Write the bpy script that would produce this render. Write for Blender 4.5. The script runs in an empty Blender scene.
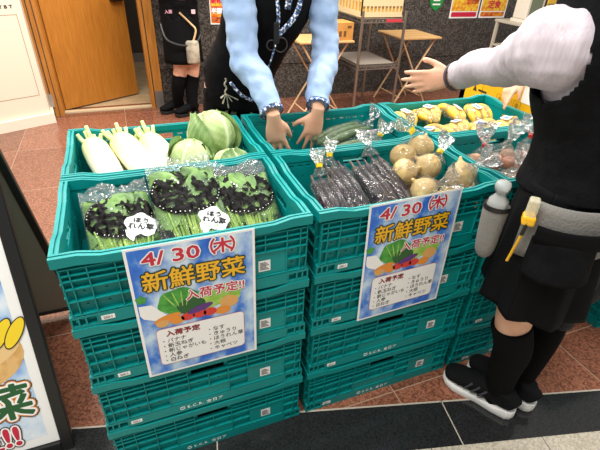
import bpy, bmesh, math, random
from mathutils import Vector, Matrix, noise
random.seed(7)
C = bpy.context.scene.collection
PI = math.pi
V = Vector

# ------------------------------------------------------------------ camera
cam_d = bpy.data.cameras.new('camera'); cam = bpy.data.objects.new('camera', cam_d); C.objects.link(cam)
cam_d.sensor_width = 36; cam_d.lens = 434.19 / 600 * 36; cam_d.clip_start = 0.05
yaw, pit, rol = 0.392307, -0.570605, 0.044947
fw = V((math.sin(yaw) * math.cos(pit), math.cos(yaw) * math.cos(pit), math.sin(pit)))
rt = V((math.cos(yaw), -math.sin(yaw), 0)); up = rt.cross(fw)
r2 = math.cos(rol) * rt + math.sin(rol) * up; u2 = -math.sin(rol) * rt + math.cos(rol) * up
M = Matrix((r2, u2, -fw)).transposed().to_4x4(); M.translation = V((0.2104, -0.84287, 1.38784))
cam.matrix_world = M
bpy.context.scene.camera = cam
# ------------------------------------------------------------------ light
vs = bpy.context.scene.view_settings
vs.view_transform = 'Standard'; vs.look = 'None'; vs.gamma = 1; vs.use_curve_mapping = False; vs.exposure = 0.5
w = bpy.data.worlds.new('world'); bpy.context.scene.world = w; w.use_nodes = True
w.node_tree.nodes['Background'].inputs[0].default_value = (1.0, 0.97, 0.93, 1)
w.node_tree.nodes['Background'].inputs[1].default_value = 0.31
def area(name, loc, size, sizey, power, rot=(0, 0, 0), col=(1, 0.96, 0.9)):
    l = bpy.data.lights.new(name, 'AREA'); l.shape = 'RECTANGLE'; l.size = size; l.size_y = sizey; l.energy = power; l.color = col
    o = bpy.data.objects.new(name, l); C.objects.link(o); o.location = loc; o.rotation_euler = rot; return o
area('front_fill_light', (0.9, 1.6, 2.9), 3.0, 0.5, 95)
area('front_fill_light', (0.9, 3.0, 2.9), 4.0, 0.5, 70)
area('front_fill_light', (2.6, 0.6, 2.9), 0.6, 2.4, 48)
area('front_fill_light', (-0.4, -0.5, 2.9), 2.2, 0.8, 60)  # fill lamp added above the front to brighten the crate faces

# ------------------------------------------------------------------ helpers
def lin(c):
    if isinstance(c, str):
        c = [int(c[i:i + 2], 16) / 255 for i in (0, 2, 4)]
    return tuple(x / 12.92 if x <= 0.04045 else ((x + 0.055) / 1.055) ** 2.4 for x in c) + (1,)
def setin(b, k, v):
    if k in b.inputs: b.inputs[k].default_value = v
def mat(name, col, rough=0.5, metal=0, col2=None, scale=20, detail=4, bump=0, bscale=40, lo=0.4, hi=0.6, sheen=0, spec=0.5, sub=0, stretch=None, kind='noise'):
    m = bpy.data.materials.new(name); m.use_nodes = True
    nt = m.node_tree; b = nt.nodes['Principled BSDF']
    b.inputs['Base Color'].default_value = lin(col); b.inputs['Roughness'].default_value = rough
    b.inputs['Metallic'].default_value = metal
    setin(b, 'Specular IOR Level', spec); setin(b, 'Sheen Weight', sheen)
    if sub: setin(b, 'Subsurface Weight', sub); setin(b, 'Subsurface Radius', (0.02, 0.01, 0.005)); setin(b, 'Subsurface Scale', 0.5)
    tc = nt.nodes.new('ShaderNodeTexCoord'); co = tc.outputs['Object']
    if stretch:
        mp = nt.nodes.new('ShaderNodeMapping'); mp.inputs['Scale'].default_value = stretch
        nt.links.new(co, mp.inputs['Vector']); co = mp.outputs['Vector']
    if col2:
        if kind == 'noise':
            n = nt.nodes.new('ShaderNodeTexNoise'); n.inputs['Scale'].default_value = scale; n.inputs['Detail'].default_value = detail
            fac = n.outputs['Fac']
        else:
            n = nt.nodes.new('ShaderNodeTexVoronoi'); n.inputs['Scale'].default_value = scale
            sx = nt.nodes.new('ShaderNodeSeparateColor'); nt.links.new(n.outputs['Color'], sx.inputs[0]); fac = sx.outputs[0]
        nt.links.new(co, n.inputs['Vector'])
        r = nt.nodes.new('ShaderNodeValToRGB'); r.color_ramp.elements[0].position = lo; r.color_ramp.elements[1].position = hi
        r.color_ramp.elements[0].color = lin(col); r.color_ramp.elements[1].color = lin(col2)
        nt.links.new(fac, r.inputs['Fac']); nt.links.new(r.outputs['Color'], b.inputs['Base Color'])
    if bump:
        n2 = nt.nodes.new('ShaderNodeTexNoise'); n2.inputs['Scale'].default_value = bscale; n2.inputs['Detail'].default_value = 3
        nt.links.new(co, n2.inputs['Vector'])
        bp = nt.nodes.new('ShaderNodeBump'); bp.inputs['Strength'].default_value = bump; bp.inputs['Distance'].default_value = 0.01
        nt.links.new(n2.outputs['Fac'], bp.inputs['Height']); nt.links.new(bp.outputs['Normal'], b.inputs['Normal'])
    return m
def film(name, tint='FFFFFF', alpha=0.03, bscale=80, bump=1.5, spec=0.08):
    """thin clear plastic: mostly see-through, crinkled and glossy"""
    m = bpy.data.materials.new(name); m.use_nodes = True; nt = m.node_tree
    for n in list(nt.nodes): nt.nodes.remove(n)
    out = nt.nodes.new('ShaderNodeOutputMaterial')
    tr = nt.nodes.new('ShaderNodeBsdfTransparent'); tr.inputs[0].default_value = (0.97, 0.97, 0.97, 1)
    gl = nt.nodes.new('ShaderNodeBsdfGlossy'); gl.inputs['Roughness'].default_value = 0.07; gl.inputs['Color'].default_value = (1, 1, 1, 1)
    df = nt.nodes.new('ShaderNodeBsdfDiffuse'); df.inputs['Color'].default_value = lin(tint)
    tc = nt.nodes.new('ShaderNodeTexCoord')
    no = nt.nodes.new('ShaderNodeTexNoise'); no.inputs['Scale'].default_value = bscale; no.inputs['Detail'].default_value = 3; no.inputs['Roughness'].default_value = 0.6
    nt.links.new(tc.outputs['Object'], no.inputs['Vector'])
    bp = nt.nodes.new('ShaderNodeBump'); bp.inputs['Strength'].default_value = bump; bp.inputs['Distance'].default_value = 0.02
    nt.links.new(no.outputs['Fac'], bp.inputs['Height'])
    nt.links.new(bp.outputs['Normal'], gl.inputs['Normal'])
    lw = nt.nodes.new('ShaderNodeLayerWeight'); lw.inputs['Blend'].default_value = spec; nt.links.new(bp.outputs['Normal'], lw.inputs['Normal'])
    mx = nt.nodes.new('ShaderNodeMixShader'); mx.inputs[0].default_value = alpha
    nt.links.new(tr.outputs[0], mx.inputs[1]); nt.links.new(df.outputs[0], mx.inputs[2])
    m2 = nt.nodes.new('ShaderNodeMixShader'); nt.links.new(lw.outputs['Fresnel'], m2.inputs[0])
    nt.links.new(mx.outputs[0], m2.inputs[1]); nt.links.new(gl.outputs[0], m2.inputs[2])
    nt.links.new(m2.outputs[0], out.inputs['Surface'])
    return m

def org(p):
    o = V((0, 0, 0))
    while p is not None:
        o += p.location; p = p.parent
    return o
def frame(o, x, y, z):
    m = Matrix((V(x).normalized(), V(y).normalized(), V(z).normalized())).transposed().to_4x4(); m.translation = V(o); return m
def catmull(pts, n):
    pts = [V(p) for p in pts]
    if len(pts) < 3 or n <= 1: return pts
    out = []
    for i in range(len(pts) - 1):
        p0 = pts[max(i - 1, 0)]; p1 = pts[i]; p2 = pts[i + 1]; p3 = pts[min(i + 2, len(pts) - 1)]
        for k in range(n):
            t = k / n
            out.append(0.5 * ((2 * p1) + (p2 - p0) * t + (2 * p0 - 5 * p1 + 4 * p2 - p3) * t * t + (3 * p1 - p0 - 3 * p2 + p3) * t ** 3))
    out.append(pts[-1]); return out
WORK = bpy.data.scenes.new('work')
class MB:
    def __init__(s): s.v = []; s.f = []; s.m = []
    def add(s, vs, fs, mi=0, X=None):
        b = len(s.v); s.v += [(X @ V(p)) if X is not None else V(p) for p in vs]
        s.f += [tuple(b + i for i in q) for q in fs]; s.m += [mi] * len(fs)
    def box(s, a, b, mi=0, X=None):
        x0, y0, z0 = a; x1, y1, z1 = b
        s.add([(x0, y0, z0), (x1, y0, z0), (x1, y1, z0), (x0, y1, z0), (x0, y0, z1), (x1, y0, z1), (x1, y1, z1), (x0, y1, z1)],
              [(0, 3, 2, 1), (4, 5, 6, 7), (0, 1, 5, 4), (1, 2, 6, 5), (2, 3, 7, 6), (3, 0, 4, 7)], mi, X)
    def rbox(s, a, b, r, mi=0, X=None, seg=2):
        bm = bmesh.new(); bmesh.ops.create_cube(bm, size=1)
        for v in bm.verts: v.co = V([(a[i] + b[i]) / 2 + v.co[i] * (b[i] - a[i]) for i in range(3)])
        bmesh.ops.bevel(bm, geom=bm.edges[:], offset=r, segments=seg, affect='EDGES', profile=0.5)
        bm.verts.index_update(); s.add([v.co.copy() for v in bm.verts], [[v.index for v in f.verts] for f in bm.faces], mi, X); bm.free()
    def tube(s, pts, rad, n=12, mi=0, uph=None, sm=1, caps=True, X=None, dent=None):
        """tube through pts; rad = one number, or one (r | (ru, rv)) per point"""
        pts = [V(p) for p in pts]
        rr = [(r, r) if not isinstance(r, (tuple, list)) else tuple(r) for r in (rad if isinstance(rad, (list, tuple)) else [rad] * len(pts))]
        if sm > 1:
            r3 = catmull([V((a, b, 0)) for a, b in rr], sm) if len(pts) > 2 else None
            if r3: pts = catmull(pts, sm); rr = [(max(q.x, 1e-4), max(q.y, 1e-4)) for q in r3]
        vs = []; u = None
        for i, p in enumerate(pts):
            t = (pts[min(i + 1, len(pts) - 1)] - pts[max(i - 1, 0)])
            t = t.normalized() if t.length > 1e-9 else V((0, 0, 1))
            if uph is not None: u = V(uph)
            elif u is None: u = V((0, 0, 1)) if abs(t.z) < 0.9 else V((1, 0, 0))
            a = (u - t * u.dot(t)); a = a.normalized() if a.length > 1e-6 else t.orthogonal().normalized(); bb = t.cross(a); u = a
            for k in range(n):
                an = 2 * PI * k / n; d = dent(i / (len(pts) - 1), an) if dent else 1
                vs.append(p + a * (math.cos(an) * rr[i][0] * d) + bb * (math.sin(an) * rr[i][1] * d))
        fs = []
        for i in range(len(pts) - 1):
            for k in range(n):
                fs.append((i * n + k, i * n + (k + 1) % n, (i + 1) * n + (k + 1) % n, (i + 1) * n + k))
        if caps:
            fs.append(tuple(range(n - 1, -1, -1))); e = (len(pts) - 1) * n; fs.append(tuple(e + k for k in range(n)))
        s.add(vs, fs, mi, X)
    def lathe(s, prof, n=24, mi=0, X=None):
        vs = []; fs = []
        for r, z in prof:
            for k in range(n): vs.append((r * math.cos(2 * PI * k / n), r * math.sin(2 * PI * k / n), z))
        for i in range(len(prof) - 1):
            for k in range(n): fs.append((i * n + k, i * n + (k + 1) % n, (i + 1) * n + (k + 1) % n, (i + 1) * n + k))
        fs.append(tuple(range(n - 1, -1, -1))); e = (len(prof) - 1) * n; fs.append(tuple(e + k for k in range(n)))
        s.add(vs, fs, mi, X)
    def sheet(s, fn, nu, nv, mi=0, keep=None, X=None):
        vs = [fn(i / nu, j / nv) for j in range(nv + 1) for i in range(nu + 1)]; fs = []
        for j in range(nv):
            for i in range(nu):
                if keep is None or keep((i + .5) / nu, (j + .5) / nv):
                    a = j * (nu + 1) + i; fs.append((a, a + 1, a + nu + 2, a + nu + 1))
        s.add(vs, fs, mi, X)
    def prism(s, poly, z0, z1, mi=0, X=None):
        n = len(poly); vs = [(x, y, z0) for x, y in poly] + [(x, y, z1) for x, y in poly]
        fs = [tuple(range(n - 1, -1, -1)), tuple(range(n, 2 * n))] + [(i, (i + 1) % n, n + (i + 1) % n, n + i) for i in range(n)]
        s.add(vs, fs, mi, X)
    def wob(s, amp, sc, seed=0, i0=0):
        for i in range(i0, len(s.v)):
            p = s.v[i]; d = noise.noise_vector(p * sc + V((seed * 3.1, seed * 1.7, seed))); s.v[i] = p + d * amp
    def build(s, name, mats, parent=None, smooth=False, solid=0, remesh=0, subsurf=0, wob=None, ridge=None):
        mats = mats if isinstance(mats, (list, tuple)) else [mats]
        o3 = org(parent)
        me = bpy.data.meshes.new(name); me.from_pydata([p - o3 for p in s.v], [], s.f)
        for m in mats: me.materials.append(m)
        me.polygons.foreach_set('material_index', s.m); me.update()
        o = bpy.data.objects.new(name, me); C.objects.link(o)
        if parent is not None: o.parent = parent
        if remesh or solid or subsurf:
            if remesh:
                q = o.modifiers.new('r', 'REMESH'); q.mode = 'VOXEL'; q.voxel_size = remesh; q.use_smooth_shade = True
                q = o.modifiers.new('s', 'SMOOTH'); q.factor = 0.5; q.iterations = 4
            if solid: q = o.modifiers.new('t', 'SOLIDIFY'); q.thickness = solid; q.offset = 0
            if subsurf: q = o.modifiers.new('u', 'SUBSURF'); q.levels = subsurf; q.render_levels = subsurf
            for c_ in list(o.users_collection): c_.objects.unlink(o)
            par = o.parent; o.parent = None; WORK.collection.objects.link(o)
            with bpy.context.temp_override(scene=WORK, view_layer=WORK.view_layers[0]): dg = bpy.context.evaluated_depsgraph_get()
            dg.update()
            m2 = bpy.data.meshes.new_from_object(o.evaluated_get(dg)); o.modifiers.clear(); o.data = m2; WORK.collection.objects.unlink(o); C.objects.link(o); o.parent = par; bpy.data.meshes.remove(me); me = m2; me.name = name
            if not me.materials:
                for m in mats: me.materials.append(m)
        if wob:
            amp, sc = wob
            nr = [v.normal.copy() for v in me.vertices]
            for v, q in zip(me.vertices, nr):
                p = v.co + o3
                v.co = v.co + q * (amp * noise.noise(p * sc) + 0.5 * amp * noise.noise(p * sc * 2.3))
        if ridge:
            nr = [v.normal.copy() for v in me.vertices]
            for v, q in zip(me.vertices, nr): v.co = v.co + q * ridge(v.co + o3)
        if smooth: me.polygons.foreach_set('use_smooth', [True] * len(me.polygons))
        me.update()
        return o
def root(name, label, cat, loc=(0, 0, 0), group=None):
    o = bpy.data.objects.new(name, None); C.objects.link(o); o.location = loc; o.empty_display_size = 0.05
    o['label'] = label; o['category'] = cat
    if group: o['group'] = group
    return o
def tag(o, label, cat, group=None):
    o['label'] = label; o['category'] = cat
    if group: o['group'] = group
    return o
def struct(o): o['kind'] = 'structure'; return o
def dup(o, loc=None, rot=None, label=None, group=None, skip=()):
    r = o.copy(); C.objects.link(r)
    if loc is not None: r.location = loc
    if rot is not None: r.rotation_euler = rot
    if label: r['label'] = label
    if group: r['group'] = group
    for ch in list(o.children):
        if ch.name.split('.')[0] in skip: continue
        c = ch.copy(); C.objects.link(c); c.parent = r
        for g in list(ch.children):
            d = g.copy(); C.objects.link(d); d.parent = c
    return r
TCACHE = {}
def text_geo(body, size, shear=0.0, align='CENTER', space=1.0, line=1.0):
    key = (body, size, shear, align, space, line)
    if key in TCACHE: return TCACHE[key]
    c = bpy.data.curves.new('text', 'FONT'); c.body = body; c.size = size; c.shear = shear
    c.align_x = align; c.align_y = 'CENTER'; c.resolution_u = 2; c.space_character = space; c.space_line = line
    o = bpy.data.objects.new('text', c); C.objects.link(o)
    m = o.to_mesh()
    vs = [v.co.copy() for v in m.vertices]; fs = [tuple(p.vertices) for p in m.polygons]
    o.to_mesh_clear(); bpy.data.objects.remove(o); bpy.data.curves.remove(c)
    TCACHE[key] = (vs, fs)
    return vs, fs
def write(mb, body, size, X, mi=0, bold=0.0, shear=0.0, align='CENTER', sx=1, sy=1, space=1.0, line=1.0, lift=0.0):
    vs, fs = text_geo(body, size, shear, align, space, line)
    n = 0 if bold <= 0 else 4 if bold < .0006 else 8 if bold < .003 else 14      # thickened strokes: the letters laid down again, a little shifted
    for c_, (r_, k) in enumerate([(bold, k) for k in range(n)] + [(0, 0)]):
        dx, dy = r_ * math.cos(2 * PI * k / max(n, 1)), r_ * math.sin(2 * PI * k / max(n, 1))
        mb.add([(p.x * sx + dx, p.y * sy + dy, lift + c_ * 1.5e-5) for p in vs], fs, mi, X)
# ------------------------------------------------------------------ materials
TEAL = mat('teal plastic', '00807F', 0.42, col2='008E8C', scale=6, lo=0.3, hi=0.7, spec=.3, bump=0.05, bscale=120)
WHITE = mat('white paper', 'F0EFEC', 0.5)
INK = mat('black ink', '262424', 0.6)
BLACK = mat('black plastic', '141516', 0.4)
STEEL = mat('brushed steel', 'B4B0AA', 0.3, 0.9)
SKIN = mat('skin', 'EDBB9C', 0.5, col2='E0A688', scale=18, lo=0.35, hi=0.7, sub=0.1, bump=0.06, bscale=90)
HAIR = mat('black hair', '17120F', 0.45, bump=0.5, bscale=80, stretch=(1, 1, 0.15))
CLEAR = film('clear plastic film')
SHEETF = film('thin clear bag', alpha=.02, bscale=60, bump=1.0, spec=.10)
CLEAR2 = film('crinkled clear film', alpha=0.035, bscale=60, bump=1.5, spec=0.18)

# ------------------------------------------------------------------ setting
def tile_floor(name, base, dark, sx, sy, ox, oy, grout, rough, speck, gw=0.004, tint=0.18, ang=0.0):
    m = mat(name, base, rough, col2=dark, scale=speck, kind='voronoi', lo=0.15, hi=0.9)
    nt = m.node_tree; b = nt.nodes['Principled BSDF']
    src = b.inputs['Base Color'].links[0].from_socket
    tc = nt.nodes.new('ShaderNodeTexCoord'); mp = nt.nodes.new('ShaderNodeMapping'); mp.vector_type = 'TEXTURE'
    mp.inputs['Location'].default_value = (ox, oy, 0); mp.inputs['Rotation'].default_value = (0, 0, ang); mp.inputs['Scale'].default_value = (sx, sy, 1)
    nt.links.new(tc.outputs['Object'], mp.inputs['Vector'])
    sp = nt.nodes.new('ShaderNodeSeparateXYZ'); nt.links.new(mp.outputs['Vector'], sp.inputs[0])
    masks = []
    fl = []
    for ax, s in ((0, sx), (1, sy)):
        fr = nt.nodes.new('ShaderNodeMath'); fr.operation = 'FRACT'; nt.links.new(sp.outputs[ax], fr.inputs[0])
        lt = nt.nodes.new('ShaderNodeMath'); lt.operation = 'LESS_THAN'; lt.inputs[1].default_value = gw / s; nt.links.new(fr.outputs[0], lt.inputs[0]); masks.append(lt)
        f2 = nt.nodes.new('ShaderNodeMath'); f2.operation = 'FLOOR'; nt.links.new(sp.outputs[ax], f2.inputs[0]); fl.append(f2)
    mx = nt.nodes.new('ShaderNodeMath'); mx.operation = 'MAXIMUM'; nt.links.new(masks[0].outputs[0], mx.inputs[0]); nt.links.new(masks[1].outputs[0], mx.inputs[1])
    cb = nt.nodes.new('ShaderNodeCombineXYZ'); nt.links.new(fl[0].outputs[0], cb.inputs[0]); nt.links.new(fl[1].outputs[0], cb.inputs[1])
    wn = nt.nodes.new('ShaderNodeTexWhiteNoise'); wn.noise_dimensions = '2D'; nt.links.new(cb.outputs[0], wn.inputs['Vector'])
    mr = nt.nodes.new('ShaderNodeMapRange'); mr.inputs['To Min'].default_value = 1 - tint; mr.inputs['To Max'].default_value = 1 + tint; nt.links.new(wn.outputs['Value'], mr.inputs['Value'])
    hs = nt.nodes.new('ShaderNodeHueSaturation'); nt.links.new(src, hs.inputs['Color']); nt.links.new(mr.outputs[0], hs.inputs['Value'])
    mc = nt.nodes.new('ShaderNodeMix'); mc.data_type = 'RGBA'; nt.links.new(mx.outputs[0], mc.inputs['Factor']); nt.links.new(hs.outputs['Color'], mc.inputs['A'])
    mc.inputs['B'].default_value = lin(grout); nt.links.new(mc.outputs['Result'], b.inputs['Base Color'])
    return m
F_BROWN = tile_floor('polished brown granite tiles', '96624C', '673F30', 0.795, 0.7, -0.635, -0.029, 'A88C78', 0.16, 150, tint=0.18)
F_BLACK = mat('polished black granite', '1E1F20', 0.12, col2='2C2D2E', scale=260, kind='voronoi', lo=0.1, hi=0.9)
F_LIGHT = tile_floor('light granite tiles', 'C9C0AE', 'A79E8C', 0.4, 0.4, 1.36, -0.30, '6F6A62', 0.3, 170, tint=0.04, ang=-0.25)
F_ROOM = mat('beige room floor', 'B49B78', 0.5, col2='A68C68', scale=8)
GRANITE = mat('dark speckled granite', '2A2724', 0.35, col2='6A645E', scale=95, kind='voronoi', lo=0.35, hi=1.0)
WOOD = mat('oak veneer', 'B8772C', 0.4, col2='A3661F', scale=7, detail=6, lo=0.35, hi=0.65, stretch=(14, 14, 0.8))
WOOD_D = mat('oak frame', 'B97B33', 0.4, col2='A0641F', scale=7, detail=6, lo=0.35, hi=0.65, stretch=(18, 18, 0.8))
CREAM = mat('cream painted panel', 'E6D8C2', 0.45)
CREAM2 = mat('pale skirting', 'EADFCB', 0.35)
GROOVE = mat('dark groove', '2E2B28', 0.6)
DARKWALL = mat('dark room wall', '4A4038', 0.7)
GROUT = mat('pale grout', 'B9AFA0', 0.6)
def yt(x): return 0.012 - 0.268 * (x - 0.596)
def yb(x): return -0.319 - 0.25 * (x - 1.197)
def poly_floor(pts, m, z=0.0):
    mb = MB(); n = len(pts)
    mb.add([(x, y, z) for x, y in pts] + [(x, y, z - 0.05) for x, y in pts], [tuple(range(n)), tuple(range(2 * n - 1, n - 1, -1))] + [(i, n + i, n + (i + 1) % n, (i + 1) % n) for i in range(n)])
    return struct(mb.build('floor', m))
poly_floor([(-3, yt(-3)), (6.5, yt(6.5)), (6.5, 3.75), (-3, 3.75)], F_BROWN)
poly_floor([(-3, yb(-3)), (6.5, yb(6.5)), (6.5, yt(6.5)), (-3, yt(-3))], F_BLACK)
poly_floor([(-3, -4), (6.5, -4), (6.5, yb(6.5)), (-3, yb(-3))], F_LIGHT)
poly_floor([(-3, 3.75), (6.5, 3.75), (6.5, 5.7), (-3, 5.7)], F_ROOM)
mb = MB()
def strip(a, b, wd):
    a = V((*a, 0)); b = V((*b, 0)); d = (b - a).normalized(); n = V((-d.y, d.x, 0)) * wd / 2
    mb.add([a - n, b - n, b + n, a + n] + [p + V((0, 0, 0.0012)) for p in (a - n, b - n, b + n, a + n)], [(4, 5, 6, 7), (0, 1, 5, 4), (1, 2, 6, 5), (2, 3, 7, 6), (3, 0, 4, 7)])
strip((-3, yt(-3)), (6.5, yt(6.5)), 0.006)
for xj in (-0.5, 0.303, 1.09, 1.88): strip((xj + 0.012, yt(xj)), (xj - 0.022, yb(xj)), 0.004)
struct(mb.build('trim_1', GROUT))
# back wall of dark granite, with a proud upper slab and the opening for the door
mb = MB()
mb.box((0.53, 3.585, 0), (6.5, 3.75, 0.36)); mb.box((0.53, 3.57, 0.364), (6.5, 3.75, 2.7)); mb.box((-0.46, 3.57, 2.1), (0.53, 3.75, 2.7))
struct(mb.build('wall_back', GRANITE))
mb = MB(); mb.box((-3, 5.6, 0), (6.5, 5.7, 2.7)); struct(mb.build('wall_room', DARKWALL))
mb = MB(); mb.box((-1.5, 5.575, 0), (4, 5.6, 0.11)); struct(mb.build('baseboard_room', mat('grey skirting', '8B857C', 0.5)))
# cream pillar panel at the left
pa = V((-0.439, 3.389)); pd = V((-0.379, -0.172)).normalized(); pn = V((-pd.y, pd.x)) * -1   # outwards normal
if pn.y > 0: pn = -pn
far = pa + pd * 2.4
mb = MB(); mb.prism([(pa.x, pa.y), (-0.462, 3.72), (far.x, 3.72), (far.x, far.y)], 0, 2.6)
wl = struct(mb.build('wall_left', CREAM))
PX = frame((pa.x, pa.y, 0), (-pd.x, -pd.y, 0), (0, 0, 1), (pn.x, pn.y, 0))       # x to the right along the face, y up, z out
mb = MB()
for a, b in (((-2.3, 0.245), (-0.046, 0.248)), ((-2.3, 0.862), (-0.046, 0.865)), ((-0.048, 0.245), (-0.045, 0.865))):
    mb.box((a[0], a[1], -0.001), (b[0], b[1], 0.0015), 0, PX)
mb.build('panel_groove', mat('panel joint', '8A6A48', 0.6), wl)
mb = MB(); write(mb, 'T Y B T', 0.032, PX @ Matrix.Translation((-0.125, 0.918, 0.002)), bold=0.0012, sx=1.3)
mb.build('lettering', INK, wl)
mb = MB(); mb.prism([tuple(pa - pd * 0.02 + pn * 0.03), (-0.435, 3.565), (-0.47, 3.6), tuple(far), tuple(far + pn * 0.03)], 0, 0.085)
struct(mb.build('baseboard_left', CREAM2))
# door frame: two posts and the open leaf
mb = MB()
mb.box((-0.462, 3.545, 0), (-0.352, 3.74, 2.1), 0); mb.box((-0.432, 3.542, 0), (-0.424, 3.55, 2.1), 1); mb.box((-0.392, 3.542, 0), (-0.386, 3.55, 2.1), 1)
t2 = struct(mb.build('trim_2', [WOOD_D, GROOVE]))
mb = MB(); mb.box((-0.464, 3.538, 0.086), (-0.412, 3.545, 0.2)); mb.build('kick_plate', mat('grey metal plate', 'A8A49E', 0.35, 0.6), t2)
mb = MB()
mb.box((0.42, 3.56, 0), (0.452, 3.74, 2.1), 0); mb.box((0.452, 3.57, 0), (0.460, 3.74, 2.1), 1); mb.box((0.460, 3.545, 0), (0.535, 3.74, 2.1), 0)
t3 = struct(mb.build('trim_3', [WOOD_D, GROOVE]))
mb = MB(); mb.box((0.462, 3.538, 0), (0.537, 3.545, 0.17)); mb.build('kick_plate', mat('grey metal plate dark', '8F8983', 0.35, 0.6), t3)
mb = MB(); mb.box((-0.352, 3.60, 0), (0.42, 3.66, 0.012)); struct(mb.build('trim_4', mat('door sill', 'C9B694', 0.4)))
da = V((-0.345, 3.67)); dd = V((0.671, 0.396)).normalized(); dn = V((dd.y, -dd.x))
DX = frame((da.x, da.y, 0.015), (dd.x, dd.y, 0), (0, 0, 1), (dn.x, dn.y, 0))
mb = MB(); mb.box((0.0, 0.0, -0.04), (0.78, 2.05, 0.0), 0, DX)
dr = struct(mb.build('door_1', WOOD))
mb = MB(); mb.rbox((0.63, 0.875, 0), (0.75, 0.90, 0.05), 0.008, 0, DX); mb.box((0.69, 0.88, -0.001), (0.735, 1.0, 0.008), 0, DX)
mb.build('door_handle', mat('dark bronze', '3B2A1C', 0.4, 0.6), dr)

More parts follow.
